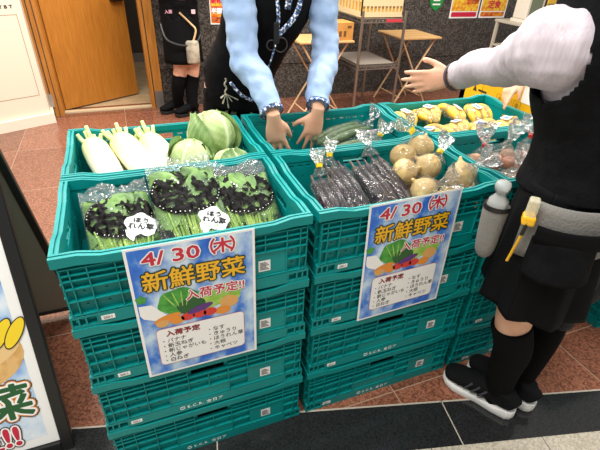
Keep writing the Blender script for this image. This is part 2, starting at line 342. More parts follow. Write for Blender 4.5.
# ------------------------------------------------------------------ crates
CW, CD, CH, PITCH = 0.594, 0.388, 0.2055, 0.2063
def crate_proto():
    r = root('folding_crate', 'x', 'crate')
    # base tray with outer band
    mb = MB(); t = 0.008
    mb.box((0.012, 0.012, 0.004), (CW - 0.012, CD - 0.012, 0.010))
    xc = 0.062
    mb.box((xc, 0.003, 0.0), (CW - xc, 0.003 + t, 0.036)); mb.box((xc, CD - 0.003 - t, 0), (CW - xc, CD - 0.003, 0.036))
    mb.box((0.003, 0.05, 0), (0.003 + t, CD - 0.05, 0.036)); mb.box((CW - 0.003 - t, 0.05, 0), (CW - 0.003, CD - 0.05, 0.036))
    for sx in (0, 1):
        for sy in (0, 1):
            fx = (lambda a: a) if not sx else (lambda a: CW - a)
            fy = (lambda a: a) if not sy else (lambda a: CD - a)
            def bx(a, b):
                mb.box((min(fx(a[0]), fx(b[0])), min(fy(a[1]), fy(b[1])), a[2]), (max(fx(a[0]), fx(b[0])), max(fy(a[1]), fy(b[1])), b[2]))
            bx((0.003, 0.003, 0), (xc, 0.014, 0.007)); bx((0.003, 0.003, 0.029), (xc, 0.014, 0.036)); bx((0.016, 0.0145, 0.007), (xc, 0.0165, 0.029))
            for k in (0.003, 0.018, 0.034, xc - 0.003): bx((k, 0.003, 0.007), (k + 0.004, 0.0145, 0.029))
            bx((0.003, 0.0165, 0), (0.012, 0.05, 0.036))
    mb.build('base', TEAL, r)
    # long panels: thin sheet with slots and a hand hole, ribs outside
    def long_panel(name, flip):
        mb = MB(); fy = (lambda y: y) if not flip else (lambda y: CD - y)
        def bx(x0, y0, z0, x1, y1, z1): mb.box((x0, min(fy(y0), fy(y1)), z0), (x1, max(fy(y0), fy(y1)), z1))
        holes = [(0.25, 0.345, 0.138, 0.166)]
        for k in range(16 if flip else 0):
            x = 0.05 + k * 0.0312
            if not 0.235 < x + 0.01 < 0.36: holes.append((x, x + 0.02, 0.158, 0.163))
        for k in range(10 if flip else 0): holes.append((0.045 + k * 0.055, 0.05 + k * 0.055, 0.122, 0.126))
        for k in range(8 if flip else 0): holes.append((0.075 + k * 0.062, 0.079 + k * 0.062, 0.088, 0.092))
        zs = sorted({0.03, 0.178} | {h[2] for h in holes} | {h[3] for h in holes})
        for z0, z1 in zip(zs[:-1], zs[1:]):
            hs = sorted((h[0], h[1]) for h in holes if h[2] <= z0 + 1e-6 and h[3] >= z1 - 1e-6)
            x = 0.014
            for a, b in hs: bx(x, 0.0145, z0, a, 0.0175, z1); x = b
            bx(x, 0.0145, z0, CW - 0.014, 0.0175, z1)
        w2 = 0.0012
        cols = [0.012, 0.03] + [0.066 + 0.0577 * k for k in range(9)] + [CW - 0.03, CW - 0.012]
        rows = [0.036, 0.040, 0.080, 0.116, 0.139, 0.154, 0.171]
        blank = lambda x, z: (0.19 < x < 0.33 and 0.041 < z < 0.079) or (0.41 < x < 0.52 and 0.041 < z < 0.115)
        hand = lambda x, z: 0.24 < x < 0.355 and 0.139 < z < 0.17
        for x in cols:
            for z0, z1 in zip(rows[:-1], rows[1:]):
                if not blank(x, (z0 + z1) / 2) and not hand(x, (z0 + z1) / 2): bx(x - w2, 0.003, z0, x + w2, 0.0145, z1)
        for z in rows[1:]:
            if abs(z - 0.154) < 1e-3: bx(0.01, 0.003, z - w2, 0.24, 0.0145, z + w2); bx(0.355, 0.003, z - w2, CW - 0.01, 0.0145, z + w2); continue
            if abs(z - 0.080) < 1e-3: bx(0.01, 0.003, z - w2, 0.412, 0.0145, z + w2); bx(0.527, 0.003, z - w2, CW - 0.01, 0.0145, z + w2); continue
            bx(0.01, 0.003, z - w2, CW - 0.01, 0.0145, z + w2)
        bx(0.1815, 0.006, 0.041, 0.3545, 0.0145, 0.079); bx(0.4125, 0.007, 0.041, 0.5275, 0.0145, 0.115)
        for x0, x1 in zip(cols[1:-2], cols[2:-1]):      # moulded pegs in the cells
            xm = (x0 + x1) / 2
            if not blank(xm, 0.098): bx(xm - 0.002, 0.011, 0.096, xm + 0.002, 0.0145, 0.100)
            if not blank(xm, 0.06): bx(xm - 0.002, 0.011, 0.058, xm + 0.002, 0.0145, 0.062)
        mb.build(name, TEAL, r)
    long_panel('long_panel', False); long_panel('long_panel', True)
    def end_panel(flip):
        mb = MB(); fx = (lambda x: x) if not flip else (lambda x: CW - x)
        def bx(x0, y0, z0, x1, y1, z1): mb.box((min(fx(x0), fx(x1)), y0, z0), (max(fx(x0), fx(x1)), y1, z1))
        holes = [(0.085, 0.091, 0.10, 0.145), (0.30, 0.306, 0.10, 0.145), (0.15, 0.24, 0.135, 0.158)]
        zs = sorted({0.03, 0.178} | {h[2] for h in holes} | {h[3] for h in holes})
        for z0, z1 in zip(zs[:-1], zs[1:]):
            y = 0.0175
            for a, b in sorted((h[0], h[1]) for h in holes if h[2] <= z0 + 1e-6 and h[3] >= z1 - 1e-6): bx(0.0145, y, z0, 0.0175, a, z1); y = b
            bx(0.0145, y, z0, 0.0175, CD - 0.0175, z1)
        for k in range(7): y = 0.03 + k * (CD - 0.06) / 6; bx(0.003, y - 0.0012, 0.036, 0.0145, y + 0.0012, 0.13 if 2 <= k <= 4 else 0.178)
        for z in (0.04, 0.08, 0.12, 0.165): bx(0.003, 0.02, z - 0.0012, 0.0145, CD - 0.02, z + 0.0012)
        for y in (0.055, 0.333): bx(0.0175, y - 0.004, 0.07, 0.021, y + 0.004, 0.11)      # moulded inner ribs
        mb.build('end_panel', TEAL, r)
    end_panel(False); end_panel(True)
    # rim: stepped ring, lower in the middle of each side, raised at the corners
    mb = MB()
    def side(L, put):
        zt = [(0, CH), (0.055, CH), (0.10, 0.196), (L - 0.10, 0.196), (L - 0.055, CH), (L, CH)]
        zb = [(0, 0.180), (0.05, 0.181), (0.12, 0.175), (L - 0.12, 0.175), (L - 0.05, 0.181), (L, 0.180)]
        def seg(d0, d1, dz, zbs):
            n = len(zt)
            vs = [put(x, d0, z - dz) for x, z in zt] + [put(x, d0, z) for x, z in zbs] + [put(x, d1, z - dz) for x, z in zt] + [put(x, d1, z) for x, z in zbs]
            fs = []
            for i in range(n - 1):
                fs += [(n + i, n + i + 1, i + 1, i), (2 * n + i, 2 * n + i + 1, 3 * n + i + 1, 3 * n + i), (i, i + 1, 2 * n + i + 1, 2 * n + i), (n + i + 1, n + i, 3 * n + i, 3 * n + i + 1)]
            mb.add(vs, fs + [(0, 2 * n, 3 * n, n), (n - 1, 2 * n - 1, 4 * n - 1, 3 * n - 1)])
        seg(0.0, 0.009, 0.0, zb); seg(0.009, 0.0135, 0.005, zb); seg(0.0135, 0.020, 0.0, [(x, 0.176) for x, z in zb])
    side(CW, lambda x, d, z: (x, d, z)); side(CW, lambda x, d, z: (x, CD - d, z))
    side(CD - .04, lambda x, d, z: (d, x + .02, z)); side(CD - .04, lambda x, d, z: (CW - d, x + .02, z))
    mb.build('rim', TEAL, r)
    mb = MB(); LX = frame((0, 0.0028, 0), (1, 0, 0), (0, 0, 1), (0, -1, 0))
    mb.rbox((0.068, 0.012, 0), (0.098, 0.025, 0.0006), 0.0002, 0, LX); write(mb, '250-1', 0.009, LX @ Matrix.Translation((0.083, 0.0185, 0.001)), 1, bold=0.0003)
    mb.build('address_label', [WHITE, mat('grey print', '77787A', 0.6)], r)['label'] = 'small white rounded label with grey numbers'
    mb = MB(); LX = frame((0, 0.0068, 0), (1, 0, 0), (0, 0, 1), (0, -1, 0)); mb.box((0.452, 0.055, 0), (0.484, 0.089, 0.0006), 0, LX)
    for k in range(6): mb.box((0.456, 0.06 + k * 0.0042, 0.0006), (0.480 - (k % 3) * 0.004, 0.0622 + k * 0.0042, 0.001), 1, LX)
    mb.build('square_label', [WHITE, mat('dark print', '5A5C5E', 0.6)], r)['label'] = 'square white label with dark printed rows'
    mb = MB(); LX = frame((0, 0.0025, 0), (1, 0, 0), (0, 0, 1), (0, -1, 0))
    mb.box((0.205, 0.011, 0), (0.219, 0.0135, 0.0004), 0, LX); mb.box((0.205, 0.0205, 0), (0.219, 0.023, 0.0004), 0, LX)
    mb.box((0.205, 0.011, 0), (0.2075, 0.023, 0.0004), 0, LX); mb.box((0.2165, 0.011, 0), (0.219, 0.023, 0.0004), 0, LX)
    write(mb, 'E.C.R. 全日ア', 0.0155, LX @ Matrix.Translation((0.226, 0.0168, 0.0006)), bold=0.0004, align='LEFT', space=1.25)
    mb.build('printed_letters', mat('white print', 'F2FAF8', 0.6), r)['label'] = 'white stencilled letters'
    return r
crate0 = crate_proto()
X0 = [0.0, 0.6117, 1.2235]; Y0 = [0.0, 0.3957]
LEVEL = ['bottom teal crate of the ', 'second teal crate from the floor in the ', 'third teal crate from the floor in the ', 'topmost teal crate of the ']
COLN = [['front left stack', 'front middle stack', 'front right stack beside the skirt'], ['back left stack', 'back middle stack', 'back right stack']]
FILL = [['holding bagged spinach', 'holding bagged eggplants and onions', 'holding bagged potatoes'], ['holding white radishes and cabbages', 'with bagged cucumbers and two hands in it', 'holding bagged bananas']]
first = True
for iy in (0, 1):
    for ix in (0, 1, 2):
        for k in range(4):
            lab = LEVEL[k] + COLN[iy][ix] + (', ' + FILL[iy][ix] if k == 3 else '')
            jx = random.uniform(-0.0012, 0.0012) if k < 3 else 0
            loc = (X0[ix] + jx, Y0[iy], k * PITCH)
            o = crate0 if first else dup(crate0)
            first = False
            o.location = loc; o['label'] = lab; o['group'] = 'stacked teal folding crates'
for k in range(3):
    dup(crate0, (1.99, -0.05, k * PITCH), label=['bottom', 'middle', 'upper'][k] + ' teal crate of the low stack behind the hanging black jacket', group='stacked teal folding crates')
TOP = 4 * PITCH
# ------------------------------------------------------------------ posters on the crates
def sky_print():
    m = bpy.data.materials.new('printed sky picture'); m.use_nodes = True; nt = m.node_tree; b = nt.nodes['Principled BSDF']; b.inputs['Roughness'].default_value = 0.35
    tc = nt.nodes.new('ShaderNodeTexCoord')
    n = nt.nodes.new('ShaderNodeTexNoise'); n.inputs['Scale'].default_value = 5.0; n.inputs['Detail'].default_value = 6
    nt.links.new(tc.outputs['Generated'], n.inputs['Vector'])
    sp = nt.nodes.new('ShaderNodeSeparateXYZ'); nt.links.new(tc.outputs['Generated'], sp.inputs[0])
    ma = nt.nodes.new('ShaderNodeMath'); ma.operation = 'MULTIPLY_ADD'; ma.inputs[1].default_value = -0.42; nt.links.new(sp.outputs['Y'], ma.inputs[0]); nt.links.new(n.outputs['Fac'], ma.inputs[2])
    r = nt.nodes.new('ShaderNodeValToRGB'); e = r.color_ramp.elements
    e[0].position = 0.06; e[0].color = lin('1B55C4'); e[1].position = 0.52; e[1].color = lin('F2F6FA')
    x = e.new(0.20); x.color = lin('2E78DA'); x = e.new(0.38); x.color = lin('BCD8F2')
    nt.links.new(ma.outputs[0], r.inputs['Fac']); nt.links.new(r.outputs['Color'], b.inputs['Base Color']); return m
SKYP = sky_print()
CRIM = mat('crimson print', 'C8203F', 0.4); GOLD = mat('yellow print', 'F2B81C', 0.4); DGREEN = mat('dark green print', '16301C', 0.4); PAPER = mat('poster paper', 'F7F7F5', 0.35)
PG1 = mat('green print', '2E8B2E', 0.4, col2='4FA83E', scale=40); PG2 = mat('light green print', '8CBF3F', 0.4, col2='B6D56A', scale=50); PG3 = mat('deep green print', '1C5A24', 0.4)
PORA = mat('orange print', 'E8902E', 0.4); PPUR = mat('purple print', '5B2A7C', 0.4); PRED = mat('red print', 'D8352A', 0.4); PTAN = mat('tan print', 'E0A860', 0.4); PPINK = mat('pink outline print', 'D9667E', 0.4)
def flat(mb, pts, z, X, mi=0): mb.add([(x, y, z) for x, y in pts], [tuple(range(len(pts)))], mi, X)
def blob(cx, cy, rx, ry, ang=0, n=28, lob=0, amp=0):
    out = []
    for k in range(n):
        a = 2 * PI * k / n; q = 1 + amp * math.sin(lob * a)
        x, y = rx * q * math.cos(a), ry * q * math.sin(a)
        out.append((cx + x * math.cos(ang) - y * math.sin(ang), cy + x * math.sin(ang) + y * math.cos(ang)))
    return out
def rrect(x0, y0, x1, y1, r, n=6):
    out = []
    for cx, cy, a0 in ((x1 - r, y1 - r, 0), (x0 + r, y1 - r, 90), (x0 + r, y0 + r, 180), (x1 - r, y0 + r, 270)):
        for k in range(n + 1): a = math.radians(a0 + 90 * k / n); out.append((cx + r * math.cos(a), cy + r * math.sin(a)))
    return out
def poster(loc, ang, w, h, label):
    r = root('sale_poster', label, 'poster', loc, 'vegetable sale posters')
    r.rotation_euler = (0, 0, 0)
    o = V(loc); X = frame(o, (math.cos(ang), 0, math.sin(ang)), (-math.sin(ang), 0, math.cos(ang)), (0, -1, 0))
    P = lambda u, v: (u * w, (1 - v) * h)
    mb = MB(); mb.box((0, 0, 0), (w, h, 0.0006), 0, X); mb.build('paper', PAPER, r)
    mb = MB(); flat(mb, [P(.022, .985), P(.978, .985), P(.978, .015), P(.022, .015)], 0.0009, X); mb.build('sky_picture', SKYP, r)
    def tx(name, items, fill, edge, ed, b):
        mb = MB()
        for s, (u, v), size, sx, sy in items:
            T = X @ Matrix.Translation((*P(u, v), 0))
            if edge: write(mb, s, size, T, 1, bold=ed, sx=sx, sy=sy, lift=0.0022)
            write(mb, s, size, T, 0, bold=b, sx=sx, sy=sy, lift=0.0026)
        return mb.build(name, [fill, edge or fill], r)
    # pictures of vegetables
    mb = MB()
    flat(mb, blob(*P(.06, .355), .012, .012, lob=5, amp=.18), .0012, X, 0)
    flat(mb, blob(*P(.74, .43), .04, .035, lob=7, amp=.08), .0012, X, 1); flat(mb, blob(*P(.60, .45), .035, .03, lob=6, amp=.08), .0013, X, 1)
    flat(mb, blob(*P(.35, .42), .052, .042, lob=6, amp=.05), .0014, X, 0); flat(mb, blob(*P(.44, .47), .035, .026, lob=5, amp=.04), .0015, X, 2)
    for k in range(4): flat(mb, blob(*P(.27 + .05 * k, .40), .0016, .026, .5 - .25 * k), .0016, X, 1)
    mb.build('greens_picture', [PG1, PG2, PG3], r)
    mb = MB(); flat(mb, [P(.03, .40), P(.13, .405), P(.24, .51), P(.22, .56), P(.05, .50), P(.03, .47)], .0013, X); mb.build('radish_picture', PAPER, r)
    mb = MB(); flat(mb, blob(*P(.235, .53), .034, .011, .25), .0017, X, 0); flat(mb, blob(*P(.19, .565), .016, .012), .0018, X, 1); flat(mb, blob(*P(.31, .56), .018, .013), .0018, X, 0)
    mb.build('carrot_picture', [PORA, PTAN], r)
    mb = MB(); flat(mb, blob(*P(.51, .505), .034, .010, .28), .0019, X); mb.build('eggplant_picture', PPUR, r)
    mb = MB()
    for u in (.40, .50, .59): flat(mb, blob(*P(u, .55), .017, .013), .0018, X)
    mb.build('tomato_picture', PRED, r)
    mb = MB(); flat(mb, blob(*P(.76, .50), .024, .020), .0016, X, 0); flat(mb, blob(*P(.70, .56), .02, .014), .0017, X, 1); mb.build('onion_picture', [PTAN, PORA], r)
    # writing
    tx('date_text', [('4/', (.20, .088), .053, 1.2, .95), ('30', (.445, .088), .053, 1.25, .95), ('（', (.61, .082), .046, .9, 1), ('木', (.735, .082), .044, 1.1, 1), ('）', (.86, .082), .046, .9, 1)], CRIM, PAPER, .0042, .0012)
    tx('title_text', [('新鮮野菜', (.50, .25), .0615, 1.0, 1.02)], GOLD, DGREEN, .0045, .0010)
    tx('arrival_text', [('入荷予定!!', (.655, .39), .0335, .98, 1.0)], CRIM, PAPER, .0030, .0007)
    mb = MB(); flat(mb, rrect(.122 * w, .085 * h, .885 * w, .395 * h, .012), .0028, X, 1); flat(mb, rrect(.122 * w + .0012, .085 * h + .0012, .885 * w - .0012, .395 * h - .0012, .011), .0030, X, 0)
    mb.build('list_panel', [PAPER, PPINK], r)
    mb = MB()
    for s, u, v in (('・バナナ', .145, .712), ('・新玉ねぎ', .145, .755), ('・新じゃがいも', .145, .798), ('・人参', .145, .84), ('・白ねぎ', .145, .882),
                    ('・なす', .54, .70), ('・きゅうり', .54, .743), ('・ほうれん草', .54, .786), ('・大根', .54, .83), ('・キャベツ', .54, .873)):
        write(mb, s, .0165, X @ Matrix.Translation((*P(u, v), .0034)), bold=.00012, align='LEFT', sx=1.0)
    mb.build('list_text', INK, r)
    mb = MB(); write(mb, '入荷予定', .0205, X @ Matrix.Translation((*P(.345, .655), .0034)), bold=.0009, sx=1.05); mb.build('list_heading', mat('maroon print', '8E1F2B', 0.5), r)
    return r
poster((0.142, -0.004, 0.401), -0.004, 0.297, 0.42, 'vegetable sale poster taped to the front left crates below the spinach')
poster((0.764, -0.004, 0.406), 0.03, 0.297, 0.42, 'vegetable sale poster taped to the front middle crates below the onions')

# ------------------------------------------------------------------ radishes and cabbages
RAD = bpy.data.materials.new('radish skin'); RAD.use_nodes = True
nt = RAD.node_tree; b = nt.nodes['Principled BSDF']; b.inputs['Roughness'].default_value = 0.35; setin(b, 'Subsurface Weight', 0.1); setin(b, 'Subsurface Scale', 0.02)
tc = nt.nodes.new('ShaderNodeTexCoord'); sp = nt.nodes.new('ShaderNodeSeparateXYZ'); nt.links.new(tc.outputs['Object'], sp.inputs[0])
rr = nt.nodes.new('ShaderNodeValToRGB'); e = rr.color_ramp.elements; e[0].position = 0.0; e[0].color = lin('D3D68A'); e[1].position = 0.14; e[1].color = lin('EFE9CE')
x = e.new(0.06); x.color = lin('E6E4AE'); nt.links.new(sp.outputs['Y'], rr.inputs['Fac']); nt.links.new(rr.outputs['Color'], b.inputs['Base Color'])
STUB = mat('pale green stalk', 'D3DBA0', 0.45, col2='B5C67A', scale=60)
def radish(loc, rz, rx, label, r0=0.05, L=0.31, seed=0):
    random.seed(seed)
    r = root('white_radish', label, 'radish', (0, 0, 0), 'white radishes in the back left crate')
    mb = MB()
    mb.tube([(0, -0.008, 0), (0, -0.002, 0), (0, 0.015, 0), (0, 0.06, 0), (0.002, 0.15, 0), (0.004, 0.22, 0), (0.004, 0.27, 0), (0.0, L, 0)],
            [0.012, r0 * .62, r0 * .9, r0 * 1.03, r0 * 1.02, r0 * .9, r0 * .6, 0.008], n=24, sm=4)
    mb.build('root', RAD, r, smooth=True, wob=(0.0015, 25))
    mb = MB()
    for k in range(11):
        a = 2 * PI * k / 11 + random.uniform(-.2, .2); rad = r0 * (0.25 + 0.35 * (k % 2)); l = random.uniform(0.026, 0.046); sp_ = random.uniform(.25, .6)
        p0 = V((rad * math.cos(a), 0.004, rad * math.sin(a))); d = V((math.cos(a) * sp_, -1, math.sin(a) * sp_ + .15)).normalized()
        mb.tube([p0, p0 + d * l * .5, p0 + d * l + V((0, 0, .006))], [.0085, .0078, .006], n=8, sm=2)
    mb.build('leaf_stalk', STUB, r, smooth=True)['label'] = 'cut pale green leaf stalks'
    r.location = loc; r.rotation_euler = (rx, 0, rz)
    return r
# local +y runs from the leaf end to the tip: turned to face the viewer
radish((0.070, 0.715, 0.790), PI + 0.30, -0.27, 'leftmost white radish against the left wall of the back left crate', 0.043, 0.30, 1)
radish((0.158, 0.712, 0.797), PI + 0.42, -0.28, 'white radish in the middle of the three on top in the crate', 0.045, 0.31, 2)
radish((0.250, 0.712, 0.790), PI + 0.42, -0.27, 'white radish on top nearest to the cabbages', 0.042, 0.30, 3)
radish((0.112, 0.715, 0.690), PI + 0.25, -0.14, 'white radish lying lower down between two on top', 0.042, 0.29, 4)
radish((0.212, 0.715, 0.688), PI + 0.3, -0.12, 'white radish lying lowest, half hidden beneath the two on the right', 0.042, 0.29, 5)

CABB = bpy.data.materials.new('cabbage leaf'); CABB.use_nodes = True
nt = CABB.node_tree; b = nt.nodes['Principled BSDF']; b.inputs['Roughness'].default_value = 0.45
at = nt.nodes.new('ShaderNodeAttribute'); at.attribute_name = 'vein'
n1 = nt.nodes.new('ShaderNodeTexNoise'); n1.inputs['Scale'].default_value = 14; tc = nt.nodes.new('ShaderNodeTexCoord'); nt.links.new(tc.outputs['Object'], n1.inputs['Vector'])
r1 = nt.nodes.new('ShaderNodeValToRGB'); r1.color_ramp.elements[0].position = .35; r1.color_ramp.elements[1].position = .7; r1.color_ramp.elements[0].color = lin('93AF66'); r1.color_ramp.elements[1].color = lin('B4C78C'); nt.links.new(n1.outputs['Fac'], r1.inputs['Fac'])
mx = nt.nodes.new('ShaderNodeMix'); mx.data_type = 'RGBA'; nt.links.new(at.outputs['Fac'], mx.inputs['Factor']); nt.links.new(r1.outputs['Color'], mx.inputs['A']); mx.inputs['B'].default_value = lin('D8E0B8'); nt.links.new(mx.outputs['Result'], b.inputs['Base Color'])
CABD = CABB.copy(); CABD.name = 'outer cabbage leaf'
for n in CABD.node_tree.nodes:
    if n.type == 'VALTORGB': n.color_ramp.elements[0].color = lin('63884A'); n.color_ramp.elements[1].color = lin('97B272')
def cab_leaf(R, spread, lift, flare, rot, seed, name, m, parent, tilt=0.0):
    """a leaf wrapping a ball of radius R: base at the bottom pole, rib running up over it"""
    nu, nv = 44, 40; vs = []; vein = []; fs = []
    for j in range(nv + 1):
        for i in range(nu + 1):
            u = i / nu * 2 - 1; v = j / nv
            th = -1.45 + v * spread; sgn = 1                          # latitude
            wd = 1.15 * (math.sin(PI * min(1, 0.12 + 0.80 * v)) ** 0.6)
            ph = u * wd * (1 if th < .6 else 1.0)
            edge = max(abs(u), (v - .55) / .45 if v > .55 else 0)
            rad = R * (1 + lift) + flare * edge ** 4 + 0.006 * noise.noise(V((u * 3, v * 4, seed))) + 0.004 * edge ** 3 * math.sin(7 * u + 9 * v + seed)
            mr = math.exp(-(u / (0.07 * (1.15 - .7 * v))) ** 2)
            sv = 0
            for k in range(7):
                c = 0.06 + k * 0.11; d = v - c - abs(u) * 0.30 - .03 * math.sin(5 * abs(u) + k)
                sv = max(sv, math.exp(-(d / 0.012) ** 2) * (1 - .6 * abs(u)) * (abs(u) > .02))
            rad += 0.0035 * mr + 0.0008 * sv
            d = V((math.cos(th) * math.sin(ph), -math.cos(th) * math.cos(ph), math.sin(th)))
            vs.append(d * rad); vein.append(max(mr * .95, sv * .42))
    for j in range(nv):
        for i in range(nu): a = j * (nu + 1) + i; fs.append((a, a + 1, a + nu + 2, a + nu + 1))
    mb = MB(); mb.add(vs, fs, 0, Matrix.Rotation(rot, 4, 'Z') @ Matrix.Rotation(tilt, 4, 'X'))
    o = mb.build(name, m, parent, smooth=True)
    a = o.data.attributes.new('vein', 'FLOAT', 'POINT'); a.data.foreach_set('value', vein)
    return o
def cabbage(loc, R, rz, tilt, label, seed, outer=3, rx=0):
    random.seed(seed); r = root('cabbage', label, 'cabbage', (0, 0, 0), 'cabbages in the back left crate')
    mb = MB(); vs = []
    mb.sheet(lambda u, v: V((math.cos((v - .5) * PI) * math.cos(u * 2 * PI), math.cos((v - .5) * PI) * math.sin(u * 2 * PI), math.sin((v - .5) * PI) * .92)) * R * .97, 32, 18)
    o = mb.build('heart', CABB, r, smooth=True, wob=(0.003, 16)); o.data.attributes.new('vein', 'FLOAT', 'POINT')
    for k in range(3): cab_leaf(R, 3.6, 0.004 + .010 * k, -0.002, k * 2.1 + random.uniform(-.2, .2), seed + k, 'inner_leaf', CABB, r, tilt)
    for k in range(outer): cab_leaf(R, 2.35 + random.uniform(-.2, .2), 0.035 + .016 * k, 0.014, k * 2.1 + 2.2 + random.uniform(-.3, .3), seed + 9 + k, 'outer_leaf', CABD, r, tilt)
    r.location = loc; r.rotation_euler = (rx, 0.1, rz); return r
cabbage((0.474, 0.660, 0.800), 0.083, 0.35, -0.05, 'large round cabbage at the back of the crate, beside the forearm', 20, 2, -.55)
cabbage((0.372, 0.545, 0.762), 0.071, -0.55, 0.1, 'paler cabbage with loose leaves next to the radishes', 33, 2, -.6)
cabbage((0.498, 0.495, 0.742), 0.062, 0.5, 0.05, 'low cabbage with spread leaves in the front right corner of its crate', 47, 3, -.5)
# ------------------------------------------------------------------ bagged produce
def hull_film(name, balls, parent, m=None, grow=1.1, wobble=0.004, extra=()):
    bm = bmesh.new()
    for c, r in balls:
        for i in range(60):
            z = 1 - 2 * (i + .5) / 60; a = i * 2.399963; q = math.sqrt(1 - z * z)
            bm.verts.new(V(c) + V((q * math.cos(a), q * math.sin(a), z)) * r * grow)
    for p in extra: bm.verts.new(V(p))
    q = bmesh.ops.convex_hull(bm, input=bm.verts[:])
    bmesh.ops.delete(bm, geom=list({g for g in q['geom_interior'] + q['geom_unused'] if isinstance(g, bmesh.types.BMVert)}), context='VERTS')
    bm.verts.index_update()
    mb = MB(); mb.add([v.co.copy() for v in bm.verts], [[v.index for v in f.verts] for f in bm.faces]); bm.free()
    return mb.build(name, m or CLEAR, parent, smooth=True, remesh=0.0075, wob=(wobble, 38))
def bag_tail(p, d, parent, size=0.045, tape=None, seed=0, base_r=0.03, base_len=0.035):
    """gathered neck of a bag at p pointing along d, with an optional tape"""
    p = V(p); d = V(d).normalized(); mb = MB()
    f = lambda t, a: 1 + (0.10 + 0.35 * t) * math.sin(7 * a + seed) * (0.4 + t) + 0.15 * math.sin(3 * a + seed * 2)
    mb.tube([p - d * base_len, p - d * base_len * .4, p, p + d * size * .35, p + d * size * .7, p + d * size * 1.05 + V((.004, 0, .004))],
            [base_r, base_r * .55, 0.008, (0.018, .012), (0.030, .016), (0.036, .014)], n=36, sm=4, caps=False, dent=f)
    mb.build('gathered_neck', CLEAR2, parent, smooth=True, wob=(0.003, 60))
    if tape:
        mb = MB(); mb.tube([p - d * .006, p + d * .006], 0.0105, n=14)
        q = d.orthogonal().normalized(); X = frame(p, q, d, q.cross(d)); mb.box((-.02, -.006, -.001), (.022, .006, .001), 0, X)
        mb.build('tape', tape, parent)
YTAPE = mat('yellow tape', 'F2D21C', 0.4); RTAPE = mat('red tape', 'C8302C', 0.4)
LEAF = mat('spinach leaf', '2F5A1E', 0.45, col2='6C9640', scale=25, lo=.35, hi=.7); STEM = mat('spinach stem', '94B24E', 0.45, col2='6E9436', scale=30)
PRINT = mat('black print on film', '060505', 0.5, spec=.08); BUB = mat('white label print', 'E6EDF0', 0.4)
TOPF = film('crinkled bag top', alpha=.08, bscale=70, bump=1.5, spec=.2)
